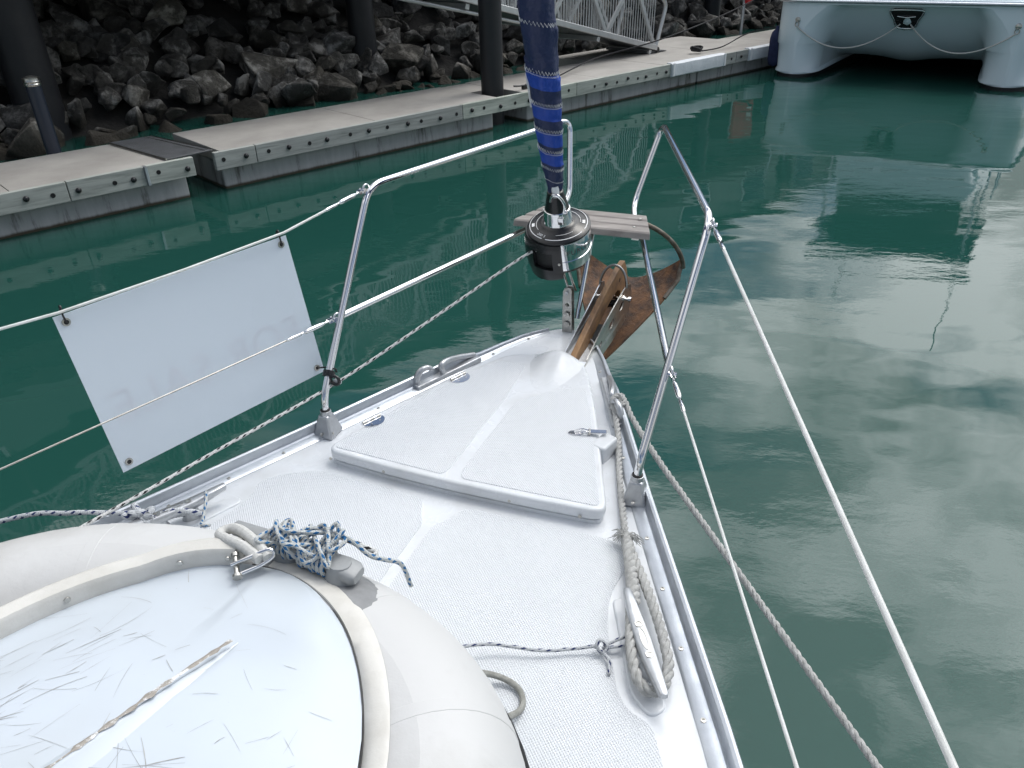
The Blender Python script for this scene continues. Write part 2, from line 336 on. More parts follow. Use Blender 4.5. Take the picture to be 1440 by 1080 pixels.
def frames(P, closed=False):
    n = len(P); T = []
    for i in range(n):
        a = P[(i-1) % n] if (closed or i > 0) else P[i]; b = P[(i+1) % n] if (closed or i < n-1) else P[i]
        d = (b-a); T.append(d.normalized() if d.length > 1e-9 else Vector((0, 0, 1)))
    up = Vector((0, 0, 1)) if abs(T[0].z) < .9 else Vector((1, 0, 0))
    Nn = (up-T[0]*up.dot(T[0])).normalized(); out = []
    for i in range(n):
        Nn = Nn-T[i]*Nn.dot(T[i])
        if Nn.length < 1e-6: Nn = T[i].orthogonal()
        Nn.normalize(); out.append((T[i], Nn.copy(), T[i].cross(Nn)))
    return out
def tube(P, r, n=10, closed=False, caps=True):
    P = [Vector(p) for p in P]; fr = frames(P, closed); V = []; F = []; U = []; s = 0
    m = len(P)
    for i, p in enumerate(P):
        if i: s += (p-P[i-1]).length
        ri = r[i] if isinstance(r, (list, tuple)) else r
        for j in range(n+1):
            a = 2*math.pi*j/n
            V.append(p+fr[i][1]*(ri*math.cos(a))+fr[i][2]*(ri*math.sin(a))); U.append((j/n, s))
    w = n+1
    for i in range(m if closed else m-1):
        k = (i+1) % m
        for j in range(n): F.append((i*w+j, k*w+j, k*w+j+1, i*w+j+1)[::-1])
    if caps and not closed:
        F.append(tuple(range(n))); F.append(tuple((m-1)*w+j for j in reversed(range(n))))
    return V, F, U
def catmull(P, k=8, closed=False):
    P = [Vector(p) for p in P]; n = len(P); out = []
    rng = range(n if closed else n-1)
    for i in rng:
        p1, p2 = P[i], P[(i+1) % n]
        p0 = P[(i-1) % n] if (closed or i > 0) else p1*2-p2
        p3 = P[(i+2) % n] if (closed or i < n-2) else p2*2-p1
        for j in range(k):
            t = j/k
            out.append(.5*((2*p1)+(p2-p0)*t+(2*p0-5*p1+4*p2-p3)*t*t+(3*p1-p0-3*p2+p3)*t**3))
    if not closed: out.append(P[-1])
    return out
def fillet(P, r, k=7):
    P = [Vector(p) for p in P]; out = [P[0]]
    for i in range(1, len(P)-1):
        ri = r[i] if isinstance(r, (list, tuple)) else r
        a, b, c = P[i-1], P[i], P[i+1]; d1 = (a-b); d2 = (c-b); q = min(ri, d1.length*.48, d2.length*.48)
        p1 = b+d1.normalized()*q; p2 = b+d2.normalized()*q
        for j in range(k+1):
            t = j/k; out.append(p1*(1-t)**2+b*2*t*(1-t)+p2*t*t)
    out.append(P[-1]); return out
def resample(P, step):
    P = [Vector(p) for p in P]; out = [P[0].copy()]; need = step
    for i in range(1, len(P)):
        a, b = P[i-1], P[i]; L_ = (b-a).length; pos = 0
        while L_-pos >= need:
            pos += need; out.append(a.lerp(b, pos/L_)); need = step
        need -= (L_-pos)
    if (out[-1]-P[-1]).length > step*.3: out.append(P[-1].copy())
    return out
def rope3(P, R, pitch=None, n=6):
    """three-strand laid rope"""
    pitch = pitch or R*6.4; Q = resample(P, pitch/9); fr = frames(Q); gs = []
    for k in range(3):
        pts = []; s = 0
        for i, p in enumerate(Q):
            if i: s += (p-Q[i-1]).length
            a = 2*math.pi*(s/pitch+k/3); pts.append(p+(fr[i][1]*math.cos(a)+fr[i][2]*math.sin(a))*R*.52)
        gs.append(tube(pts, R*.54, n))
    return join(*gs)
def lathe(prof, c, axis=(0, 0, 1), n=24, xdir=None):
    """prof = [(r, h)] turned about the axis through c"""
    A_ = Vector(axis).normalized(); X = Vector(xdir) if xdir else A_.orthogonal(); X = (X-A_*X.dot(A_)).normalized(); Y = A_.cross(X); c = Vector(c)
    V = []; F = []
    for (r, h) in prof:
        for j in range(n):
            a = 2*math.pi*j/n; V.append(c+A_*h+X*(r*math.cos(a))+Y*(r*math.sin(a)))
    for i in range(len(prof)-1):
        for j in range(n):
            F.append((i*n+j, i*n+(j+1) % n, (i+1)*n+(j+1) % n, (i+1)*n+j))
    F.append(tuple(reversed(range(n)))); F.append(tuple((len(prof)-1)*n+j for j in range(n)))
    return V, F
def cyl(p, q, r, n=16): return lathe([(r, 0), (r, (Vector(q)-Vector(p)).length)], p, Vector(q)-Vector(p), n)
def plate(outer, holes, thick, fn):
    """flat plate with real holes: 2D loops -> fn(u, v, w) in world"""
    loops = [outer]+holes; pts = [p for lp in loops for p in lp]; n = len(pts)
    tris = tessellate_polygon([[Vector((p[0], p[1], 0)) for p in lp] for lp in loops])
    V = [fn(p[0], p[1], 0) for p in pts]+[fn(p[0], p[1], thick) for p in pts]
    F = [tuple(t) for t in tris]+[tuple(n+i for i in reversed(t)) for t in tris]; k = 0
    for lp in loops:
        m = len(lp)
        for i in range(m): a, b = k+i, k+(i+1) % m; F.append((a, b, n+b, n+a))
        k += m
    return V, F
def circ(u, v, r, n=14): return [(u+r*math.cos(2*math.pi*i/n), v+r*math.sin(2*math.pi*i/n)) for i in range(n)]
def oval(u, v, ru, rv, rot=0, n=18):
    return [(u+ru*math.cos(a)*math.cos(rot)-rv*math.sin(a)*math.sin(rot), v+ru*math.cos(a)*math.sin(rot)+rv*math.sin(a)*math.cos(rot)) for a in [2*math.pi*i/n for i in range(n)]]
def text_geo(body, size, fn, spacing=1.0):
    """flat lettering -> (verts, faces) mapped by fn(x, y)"""
    cu = bpy.data.curves.new('lettering', 'FONT'); cu.body = body; cu.size = size; cu.space_character = spacing; cu.align_x = 'CENTER'; cu.align_y = 'CENTER'; cu.resolution_u = 3
    to = bpy.data.objects.new('lettering', cu); C.objects.link(to)
    dg = bpy.context.evaluated_depsgraph_get(); dg.update(); me = bpy.data.meshes.new_from_object(to.evaluated_get(dg))
    V = [fn(v.co.x, v.co.y) for v in me.vertices]; F = [tuple(p.vertices) for p in me.polygons]
    bpy.data.objects.remove(to); bpy.data.curves.remove(cu); bpy.data.meshes.remove(me)
    return V, F
def interp(tab, x):
    if x <= tab[0][0]: return tab[0][1]
    for (a, va), (b, vb) in zip(tab, tab[1:]):
        if x <= b: return va+(vb-va)*(x-a)/(b-a)
    return tab[-1][1]
Z = Vector((0, 0, 1))

# boat frame: t to starboard, s forward, z above the deck
BA = Vector((.38, .925, 0)).normalized(); BN = Vector((BA.y, -BA.x, 0)); T0 = .909; DECK = 1.2
def B(t, s, z=0): return BN*(t-T0)+BA*s+Z*(z+DECK)
def Bs(pts): return [B(*p) for p in pts]
# dock frame: k along the dock, o away from the boat
DD = Vector((.74, .67, 0)).normalized(); DN = Vector((-DD.y, DD.x, 0)); Q0 = Vector((-5.23, 7.93, 0))
def D(k, o, z): return Q0+DD*k+DN*o+Z*z
DAX = (DD, DN, Z); BAX = (BN, BA, Z)
#@@PART2
# ================================================================== SETTING
obj('water', ([(-250, -250, 0), (250, -250, 0), (250, 250, 0), (-250, 250, 0)], [(0, 1, 2, 3)]), waterm, kind='structure')

# ---- rock bank under the wharf
import bmesh
SLOPE = .66
def bank_z(o): return (o-4.35)*SLOPE
gb = []; fb = []
ks = [-16+i*1.5 for i in range(44)]; os_ = [3.4, 4.2, 5, 6, 7, 8, 9.5, 11, 13]
for k in ks:
    for o in os_: gb.append(D(k, o, max(-.9, min(4.0, bank_z(o)-.32+.12*noise.noise(Vector((k*.7, o*.9, 0)))))))
w = len(os_)
for i in range(len(ks)-1):
    for j in range(w-1): fb.append((i*w+j, (i+1)*w+j, (i+1)*w+j+1, i*w+j+1))
bank = obj('embankment', (gb, fb), soil, kind='structure')

def rock_mesh(seed, npts, bev):
    rnd = random.Random(seed); bm = bmesh.new()
    for i in range(npts):
        v = Vector((rnd.gauss(0, 1), rnd.gauss(0, 1), rnd.gauss(0, 1))).normalized()*rnd.uniform(.82, 1.1)
        bm.verts.new((v.x*.56, v.y*.45, v.z*.38))
    r = bmesh.ops.convex_hull(bm, input=bm.verts)
    bmesh.ops.delete(bm, geom=[g for g in r['geom_interior'] if isinstance(g, bmesh.types.BMVert)], context='VERTS')
    bmesh.ops.dissolve_limit(bm, angle_limit=math.radians(14), verts=bm.verts, edges=bm.edges)
    if bev:
        bmesh.ops.bevel(bm, geom=bm.edges, offset=bev, segments=1, affect='EDGES', profile=.5)
        bmesh.ops.triangulate(bm, faces=bm.faces); bmesh.ops.subdivide_edges(bm, edges=[e for e in bm.edges if e.calc_length() > .2], cuts=1, use_grid_fill=True)
        for v in bm.verts:
            q = v.co*3.1+Vector((seed*3.7, 0, 0)); v.co += v.co.normalized()*(.055*noise.noise(q)+.03*noise.noise(q*2.7))
    me = bpy.data.meshes.new('rock'); bm.to_mesh(me); bm.free(); me.materials.append(rockm)
    me.polygons.foreach_set('use_smooth', [True]*len(me.polygons)); me.set_sharp_from_angle(angle=math.radians(16)); return me
RM = [rock_mesh(i, 12+i % 5, .018) for i in range(22)]
rr = random.Random(3)
for i in range(42):
    for j in range(7):
        k = -5.5+i*.76+rr.uniform(-.3, .3)+(j % 2)*.38; o = 4.25+j*.62+rr.uniform(-.2, .2)+interp([(0, 0), (9, .1), (13, .7), (20, .5)], k)
        sc = rr.choice([.45, .52, .6, .68, .75, .85, 1.1])*rr.uniform(.85, 1.15)
        ro = bpy.data.objects.new('rock', rr.choice(RM)); C.objects.link(ro)
        setw(ro, D(k, o, bank_z(o)+rr.uniform(-.1, .14)), bank)
        ro.rotation_euler = (rr.uniform(-.9, .9), rr.uniform(-.9, .9), rr.uniform(0, 6.3)); ro.scale = (sc, sc*rr.uniform(.8, 1.2), sc*rr.uniform(.75, 1.15))
FV = []; FF = []
src = [rock_mesh(100+i, 12, .03) for i in range(6)]
for i in range(1100):
    k = rr.uniform(-6, 27); o = 4.0+rr.random()*4.6; s_ = rr.uniform(.3, .62); me = rr.choice(src)
    R = Matrix.Rotation(rr.uniform(0, 6.3), 3, Vector((rr.gauss(0, 1), rr.gauss(0, 1), rr.gauss(0, 1))).normalized()); c = D(k, o, bank_z(o)-.05)
    b0 = len(FV); FV += [c+(R @ v.co)*s_ for v in me.vertices]; FF += [tuple(b0+q for q in p.vertices) for p in me.polygons]
obj('small_rock_fill', (FV, FF), rockm, bank, kind='stuff')

# ---- wharf above the bank, and the building on it (seen in the water)
wh = thing('wharf', 'dark timber wharf deck on piles above the rock bank', 'wharf', D(10, 5, 4.2))
obj('deck_slab', box(D(-8, 9.7, 3.45), 35, 11.0, .3, DAX), wharf_m, wh)
obj('deck_slab', box(D(30, 10.2, 4.45), 40.6, 11, .3, DAX), wharf_m, wh)
for i in range(13): obj('cross_beam', box(D(-22.4+i*6.1, 9.8, 3.12 if i < 5 else 4.12), .35, 10.6 if i < 5 else 9.6, .36, DAX), wharf_m, wh)
obj('edge_beam', box(D(-8, 4.4, 3.12), 35, .3, .34, DAX), wharf_m, wh)
obj('edge_beam', box(D(30, 4.95, 4.14), 40.6, .3, .32, DAX), wharf_m, wh)
bl = thing('wharf_building', 'long low dark clad building standing along the wharf edge', 'building', D(10, 6, 4.6))
obj('wall', box(D(10, 8.2, 5.12), 62, 5.0, 3.04, DAX), wall_m, bl)
obj('roof', box(D(10, 8.2, 6.74), 62.8, 5.8, .2, DAX), wharf_m, bl)
for i in range(15):
    wv = obj('window', box(D(-16+i*3.7, 5.68, 5.7), 1.5, .06, 1.1, DAX), whitep if i % 3 else alu, bl)
    obj('pane', box(D(-16+i*3.7, 5.635, 5.7), 1.3, .04, .9, DAX), darkglass, wv)
def pile(k, o, dia, z0, z1, label, group):
    p = thing('pile', label, 'pile', D(k, o, z0), group)
    obj('sleeve', lathe([(dia/2, 0), (dia/2, z1-z0-.25)], D(k, o, z0), n=32), pile_m, p, smooth=40)
    obj('cap', lathe([(dia/2+.02, 0), (dia/2+.02, .08), (.02, .26)], D(k, o, z1-.25), n=32), whitep if z1 > 4.15 else pile_m, p, smooth=40)
    return p
PG = 'black piles carrying the wharf'
pile(1.72, 5.05, .70, -1, 3.28, 'thick black wharf pile at the far left of the rocks', PG)
pile(8.0, 5.3, .54, -1, 3.28, 'black wharf pile rising from the rocks left of the dock pile', PG)
pile(14.3, 5.45, .42, -1, 4.1, 'short-looking black wharf pile seen beneath the gangway', PG)
pile(19.9, 5.0, .48, -1, 4.1, 'black wharf pile standing right of the gangway end', PG)
pile(7.26, .5, .36, -1.5, 4.2, 'black dock pile passing through the near edge of the dock', 'dock piles')

pile(17.6, .75, .36, -1.5, 3.5, 'black dock pile behind the catamaran\'s left bow, mirrored in the water', 'dock piles')
# ---- floating dock
dock = thing('floating_dock', 'grey concrete floating dock edged with bolted timber boards', 'dock', D(6, .7, 0))
DT = .5; WID = 1.5
# pontoon slabs: pieces between joints
segs = [(-14, -8.2), (-8.18, -3.5), (-3.48, 1.9), (2.42, 6.98), (7.54, 11.2), (11.22, 15.4), (15.42, 24)]
for (a, b) in segs:
    wd_ = WID; np_ = max(1, round((b-a)/1.85))
    for i in range(np_):
        a1, b1 = a+(b-a)*i/np_+(.004 if i else 0), a+(b-a)*(i+1)/np_-(.004 if i < np_-1 else 0)
        obj('deck_slab', box(D((a1+b1)/2, .06+wd_/2, .415), b1-a1, wd_-.06, .15, DAX), concrete, dock, bevel=(.006, 2))
obj('deck_slab', box(D(7.26, 1.12, .413), .54, .74, .15, DAX), concrete, dock, bevel=(.008, 2))     # beside the pile
obj('deck_slab', box(D(12.9, 2.05, .412), 4.4, 1.05, .15, DAX), concrete, dock, bevel=(.008, 2))     # landing for the gangway
for (a, b) in [(-14, 1.98), (2.44, 6.95), (7.7, 12.4), (12.45, 24)]:
    obj('float', box(D((a+b)/2, .16+.62, -.02), b-a, 1.24, .72, DAX), floatm, dock, bevel=(.02, 2))
obj('float', box(D(12.9, 2.05, -.02), 4.0, .9, .72, DAX), floatm, dock)
edges = [(-9, -6.2), (-6.19, -3.1), (-3.09, -1.2), (-1.19, .63), (.64, 1.465), (1.495, 2.05), (2.31, 2.84), (2.85, 6.2), (6.21, 8.71), (8.72, 11.9), (11.91, 13.5), (13.51, 17.2), (17.21, 21)]
bolt_me = lathe([(.0, -.002), (.030, .0), (.032, .012), (.022, .026), (.0, .03)], (0, 0, 0), -DN, 12)
hole_me = lathe([(.026, .0), (.026, .004), (.014, .0045), (.012, -.012)], (0, 0, 0), -DN, 12)
def shared(name, geo, mat, smooth=50):
    me = bpy.data.meshes.new(name); me.from_pydata([tuple(v) for v in geo[0]], [], geo[1]); me.materials.append(mat)
    me.polygons.foreach_set('use_smooth', [True]*len(me.polygons)); me.set_sharp_from_angle(angle=math.radians(smooth)); return me
bolt_me = shared('bolt', bolt_me, black); hole_me = shared('bolt_socket', hole_me, rubber)
q = random.Random(5); cnt = 0
for (a, b) in edges:
    bd = obj('edge_board', box(D((a+b)/2, .03, DT-.11), b-a, .07, .215, DAX), timber, dock, bevel=(.006, 2))
    n = max(2, round((b-a)/.30)); 
    for i in range(n):
        k = a+(b-a)*(i+.5)/n+q.uniform(-.05, .05); cnt += 1
        if q.random() < .08: continue
        big = cnt % 2 == 0
        o = bpy.data.objects.new('bolt' if big else 'bolt_socket', bolt_me if big else hole_me); C.objects.link(o)
        setw(o, D(k+q.uniform(-.02, .02), -.0055, DT-.115+q.uniform(-.02, .02)), bd)
# joint bracket and transition plate
obj('joint_bracket', box(D(1.48, .0, DT-.11), .028, .1, .21, DAX), alu, dock)
tp = obj('transition_plate', prism([D(1.78, .08, DT-.005), D(2.34, .13, DT-.005), D(2.12, 1.5, DT-.005), D(1.62, 1.52, DT-.005)], [D(1.78, .08, DT+.012), D(2.34, .13, DT+.012), D(2.12, 1.5, DT+.012), D(1.62, 1.52, DT+.012)]), plate_m, dock, bevel=(.003, 1))
obj('edge_strip', tube([D(1.77, .08, DT+.008), D(1.60, 1.52, DT+.008)], .012, 8), steel, tp)
obj('edge_strip', tube([D(2.35, .13, DT+.008), D(2.13, 1.5, DT+.008)], .012, 8), steel, tp)
obj('edge_strip', tube([D(2.27, .13, DT+.010), D(2.05, 1.5, DT+.010)], .008, 8), steel, tp)
# horn cleat on the dock behind the sail
dc = thing('dock_cleat', None, None, D(7.75, .25, DT), parent=dock)
obj('horn', tube(catmull([D(7.5, .25, DT+.07), D(7.65, .25, DT+.055), D(7.85, .25, DT+.055), D(8.0, .25, DT+.07)], 5), .014, 8), black, dc, smooth=60)
obj('foot', box(D(7.75, .25, DT+.025), .12, .05, .06, DAX), black, dc)

# thin post at the back of the dock
tp_ = thing('dock_post', 'slim navy post with a silver collar behind the left dock', 'post', D(.97, 1.53, .2))
obj('pipe', lathe([(.085, 0), (.085, 1.18)], D(.97, 1.6, .1), n=24), postm, tp_, smooth=40)
obj('collar', lathe([(.088, 0), (.094, .02), (.088, .03), (.094, .05), (.088, .06), (.09, .09), (.03, .11)], D(.97, 1.6, 1.27), n=24), steel, tp_, smooth=40)

# white pads wrapped over the dock edge
def pad(a, b, label):
    p = thing('dock_pad', label, 'dock pad', D((a+b)/2, 0, .25), 'white pads on the dock edge')
    pts = []; F = []; U = 14
    prof = [(.10, DT+.012), (.0, DT+.014), (-.045, DT-.005), (-.055, DT-.10), (-.045, DT-.215), (-.01, DT-.235)]
    for i in range(U+1):
        k = a+(b-a)*i/U
        for (o, z) in prof: pts.append(D(k, o+.010*noise.noise(Vector((k*3, z*7, 1))), z+.006*noise.noise(Vector((k*4, o*9, 5)))))
    m = len(prof)
    for i in range(U):
        for j in range(m-1): F.append((i*m+j, i*m+j+1, (i+1)*m+j+1, (i+1)*m+j))
    F.append(tuple(range(m))); F.append(tuple(U*m+j for j in reversed(range(m))))
    obj('cover', (pts, F), padm, p, smooth=50)
    for k in (a+.04, b-.04): obj('end_strap', box(D(k, -.052, DT-.10), .05, .02, .23, DAX), whitep, p)
pad(11.31, 13.07, 'long white padded cover over the dock edge near the black rope')
pad(13.95, 15.6, 'white padded cover on the dock edge beside the catamaran bow')

# ---- gangway
gw = thing('gangway', 'aluminium truss gangway with barred sides sloping down to the dock', 'gangway', D(11, 1.7, .5))
GS = .242
def G(k, o, h): return D(k, o, .60+(12.37-k)*GS+h)
gdir = (G(0, 0, 0)-G(1, 0, 0)).normalized(); gup = DN.cross(gdir); gup = gup if gup.z > 0 else -gup; GAX = (gdir, DN, gup)
def beam(p, q_, a, b):
    d = (q_-p); X = d.normalized(); Y = DN; Zv = X.cross(Y).normalized(); return box((p+q_)/2, d.length, a, b, (X, Y, Zv))
KU = -3.5
for o in (1.2, 2.3):
    obj('bottom_chord', beam(G(12.4, o, 0), G(KU, o, 0), .07, .10), galv_al, gw, bevel=(.008, 1))
    obj('top_chord', tube(fillet([G(12.38, o, .02), G(12.64, o, .84), G(12.2, o, 1.15), G(KU, o, 1.15)], .12), .038, 10), galv_al, gw, smooth=60)
    k = 12.3; up = True; 
    while k > KU+1.6:
        p, q_ = (G(k, o, .03), G(k-.72, o, 1.12)) ; obj('diagonal', beam(p, q_, .05, .07), galv_al, gw)
        p, q_ = (G(k-.74, o, 1.12), G(k-1.48, o, .03)); obj('diagonal', beam(p, q_, .05, .07), galv_al, gw)
        k -= 1.5
    bars = [beam(G(12.3-i*.075, o+.03, .04), G(12.3-i*.075+.02, o+.03, 1.12), .012, .016) for i in range(205)]
    obj('infill_bars', join(*bars), galv_al, gw, kind='stuff')
obj('walkway', prism([G(12.4, 1.24, -.06), G(KU, 1.24, -.06), G(KU, 2.26, -.06), G(12.4, 2.26, -.06)], [G(12.4, 1.24, -.02), G(KU, 1.24, -.02), G(KU, 2.26, -.02), G(12.4, 2.26, -.02)]), plate_m, gw)
for i in range(10): obj('cross_member', beam(G(12.2-i*1.6, 1.22, -.1), G(12.2-i*1.6, 2.28, -.1), .08, .10) if False else box(G(12.2-i*1.6, 1.75, -.11), .08, 1.1, .08, GAX), galv_al, gw)
obj('conduit_pipe', tube([D(8.62, 1.28, 1.36), D(6.55, 1.28, 1.80), D(4.0, 1.28, 2.36)], .03, 10), galv_al, gw, smooth=60)
obj('landing_flap', prism([D(12.1, 1.2, DT+.012), D(12.75, 1.2, DT+.004), D(12.75, 2.3, DT+.004), D(12.1, 2.3, DT+.012)], [D(12.1, 1.2, DT+.06), D(12.75, 1.2, DT+.014), D(12.75, 2.3, DT+.014), D(12.1, 2.3, DT+.06)]), plate_m, gw)
for o in (1.22, 2.28): obj('roller', cyl(D(12.42, o-.05, DT+.06), D(12.42, o+.05, DT+.06), .05, 14), black, gw, smooth=40)

# ---- red safety panel on its post
rp = thing('safety_panel', 'red panel with a white mark on a grey post behind the dock', 'safety panel', D(16.5, 1.75, .4))
obj('post', lathe([(.035, 0), (.035, 1.5)], D(16.45, 1.8, .4), n=14), alu, rp, smooth=40)
obj('panel', prism([D(16.35, 1.72, 1.12), D(16.75, 1.72, 1.24), D(17.15, 1.72, 1.22), D(17.2, 1.72, 1.95), D(16.3, 1.72, 1.95)], [D(16.35, 1.62, 1.12), D(16.75, 1.6, 1.24), D(17.15, 1.62, 1.22), D(17.2, 1.62, 1.95), D(16.3, 1.62, 1.95)]), redbox, rp, bevel=(.015, 2))
obj('white_mark', box(D(16.95, 1.605, 1.42), .2, .01, .16, DAX), whiteprint, rp)

# ---- black lines on the dock
obj('mooring_line', tube(catmull([D(7.75, .25, DT+.06), D(8.6, .45, DT+.035), D(10.2, .9, DT+.15), (2.9, 15.9, .86), (4.2, 17.2, 1.06), (5.14, 18.44, 1.2), (6.6, 20.2, 1.5)], 10), .013, 6), blackrope, smooth=60, label='thin black line rising from the dock cleat past the gangway foot', cat='rope')
cl = thing('rope_coil', 'small bunched black rope coil lying on the dock behind the white pad', 'rope', D(12.8, .5, DT))
rc = random.Random(2); pts = []
for i in range(26):
    a = i*1.35; r_ = .05+.07*rc.random(); pts.append(D(12.8+r_*math.cos(a)*1.3, .5+r_*math.sin(a), DT+.03+.10*rc.random()))
obj('coil', tube(catmull(pts, 5), .016, 6), blackrope, cl, smooth=60)
obj('tail', tube(catmull([D(12.85, .47, DT+.03), D(13.6, .42, DT+.05), D(14.6, .45, DT+.22), (5.9, 17.5, .93), (6.3, 17.4, 1.15)], 8), .014, 6), blackrope, cl, smooth=60)

# ================================================================== CATAMARAN (bows towards the boat)
CN = Vector((.829, -.559, 0)).normalized(); CAft = Vector((-CN.y, CN.x, 0)); C0 = Vector((5.90, 16.80, 0))+CN*1.9
def K(x, y, z): return C0+CN*x+CAft*y+Z*z
KAX = (CN, CAft, Z)
cat = thing('catamaran', 'pale blue white catamaran moored bows on beside the dock', 'catamaran', K(0, 1, 0))
HX = 1.9
YS = [0, .02, .06, .13, .24, .32, .4, .5, .65, .9, 1.3, 1.9, 2.7, 3.8, 5.5, 8, 10.5]
def hw(y): return interp([(0, .03), (.02, .14), (.06, .24), (.13, .34), (.24, .43), (.4, .48), (.65, .51), (1.3, .55), (2.7, .62), (5.5, .72), (10.5, .72)], y)
def zt(y): return interp([(0, 1.36), (.24, 1.36), (.32, 1.24), (.4, 1.13), (.5, 1.00), (.65, .82), (.9, .56), (1.3, .35), (1.9, .27), (2.7, .22), (3.8, .2), (5.5, .16), (8, .08), (10.5, .03)], y)
def lift(y): return interp([(0, 0), (.4, .01), (1.3, .04), (3, .06), (6, .06)], y)
def nac(y): return interp([(.24, 0), (.5, .05), (.9, .08), (1.9, .08), (3, .06), (5, .06), (10, .02)], y)
GV = []; GF = []
for y in YS:
    wv = hw(y); top = 1.40; zz = zt(y); row = []; lf = lift(y)
    for sgn in (-1, 1):
        prof = [(-wv, top), (-wv, .64), (-wv+min(.03, wv*.3), .60), (-wv*.86, .16+lf), (-wv*.93, .11+lf), (-wv*.93, .085+lf), (-wv*.80, .07+lf), (-wv*.74, 0), (-wv*.4, -.35)]
        inn = [(wv*.4, -.35), (wv*.74, 0), (wv*.80, .07+lf), (wv*.93, .085+lf), (wv*.93, .11+lf), (wv*.86, .16+lf), (wv-min(.03, wv*.3), min(.60, max(zz-.02, .20))), (wv, min(.64, max(zz, .22)))]
        tun = []
        x1 = HX-wv                                    # half width of the tunnel at the hull
        for f_ in (.0, .06, .14, .25, .4, .55, .68, .8, .9, .96):
            xx = x1*(1-f_); zf = min(1, (f_/.26))**.55 if f_ > 0 else 0
            z = .64+(zz-.64)*zf if zz > .64 else zz
            z -= nac(y)*math.exp(-(xx/.42)**2)
            tun.append((HX-xx-0, max(z, .04)))
        half = [(HX*-1+px, pz) for px, pz in prof]+[(HX*-1+px, pz) for px, pz in inn]+[(-HX+px-0, pz) for px, pz in [(t_[0], t_[1]) for t_ in tun]]
        half.append((0, zz-nac(y)))
        row.append(half)
    L_ = row[0]; R_ = [(-a, b) for a, b in reversed(row[0][:-1])]
    GV += [K(a, y, b) for a, b in L_+R_]
m = len(GV)//len(YS)
for i in range(len(YS)-1):
    for j in range(m-1): GF.append((i*m+j, i*m+j+1, (i+1)*m+j+1, (i+1)*m+j))
GF.append(tuple(range(m)))
hull = obj('hull', (GV, GF), catw, cat, smooth=38)
# antifouling below the boot top
AV = []; AF = []
for sx in (-1, 1):
    b0 = len(AV); pr = 7
    for y in YS:
        wv = hw(y)*.80+.003
        for (a, z) in ((-1, .068+lift(y)), (-.98, 0), (-.6, -.36), (0, -.5), (.6, -.36), (.98, 0), (1, .068+lift(y))): AV.append(K(sx*HX+a*wv, y-.012, z))
    for i in range(len(YS)-1):
        for j in range(pr-1): AF.append((b0+i*pr+j, b0+i*pr+j+1, b0+(i+1)*pr+j+1, b0+(i+1)*pr+j))
    AF.append(tuple(b0+j for j in range(pr)))
obj('antifouling', (AV, AF), anti, cat, smooth=40)
outl = [(-HX-hw(y), y) for y in reversed(YS)]+[(-HX+hw(y), y) for y in YS[1:4]]+[(HX-hw(y), y) for y in reversed(YS[1:4])]+[(HX+hw(y), y) for y in YS]
outl = [(-HX-hw(y), y) for y in reversed(YS)]+[(-HX+.1, .0), (HX-.1, .0)]+[(HX+hw(y), y) for y in YS]
obj('foredeck', prism([K(x*1.005, y-.01, 1.395) for x, y in outl], [K(x, y, 1.47) for x, y in outl]), catw, cat, bevel=(.02, 2))
rl = [K(x*1.012, y-.03, 1.415) for x, y in outl]
obj('rubbing_strip', tube(rl, .028, 8), alu, cat, smooth=50)
# window recess on the nose between the hulls
def nose(u, v, w):  # u across, v up 0..1, w outwards
    y = .50-.215*v; z = .965+.32*v; return K(u, y-.035-w*.8, z-w*.55)
shape = [(-.16+.02, .0), (.14, .0), (.22, .45), (.29, .85), (.24, 1.0), (-.24, 1.0), (-.29, .85), (-.22, .45)]
wn = obj('nose_window', prism([nose(u, v, -.05) for u, v in shape], [nose(u, v, .02) for u, v in shape]), darkglass, cat, bevel=(.012, 2))
obj('window_rim', tube([nose(u, v, .02) for u, v in catmull([(a, b, 0) for a, b in shape], 4, True) for u, v in [(u, v)]] if False else [nose(p.x, p.y, .022) for p in catmull([(a, b, 0) for a, b in shape], 4, True)], .018, 8, closed=True), chrome, wn, smooth=60)
obj('anchor_shoe', lathe([(.02, 0), (.09, .04), (.12, .14), (.10, .22), (.02, .24)], nose(.02, .10, .0), (0, 0, 1), 14), catw, wn, smooth=50)
obj('cross_bar', tube([nose(-.16, .66, .03), nose(0, .62, .04), nose(.16, .66, .03)], .012, 8), chrome, wn, smooth=60)
for sx in (-1, 1):
    be = obj('bow_eye', lathe([(.05, 0), (.05, .012), (.02, .02)], K(sx*HX-.02, -.004, 1.08), -CAft, 14), steel, cat, smooth=40)
    obj('shackle', tube(catmull([K(sx*HX-.02+.035*math.cos(a), -.03, 1.00+.045*math.sin(a)) for a in [i*math.pi/4 for i in range(8)]], 4, True), .010, 6, closed=True), steel, be, smooth=60)
def bridle(sx, label):
    p0 = K(sx*HX-.02, -.03, .965); p1 = K(sx*.09, .36, 1.02); pts = []
    for i in range(25):
        t = i/24; p = p0.lerp(p1, t); p.z -= .42*4*t*(1-t)*(.9+.1*t); p += -CAft*(.12*math.sin(math.pi*t)); pts.append(p)
    obj('bridle_rope', tube(pts, .013, 8), whiterope, smooth=60, label=label, cat='rope', group='anchor bridle ropes on the catamaran')
bridle(-1, 'thin white bridle rope sagging from the catamaran\'s left bow eye')
bridle(1, 'thin white bridle rope sagging from the catamaran\'s right bow eye')
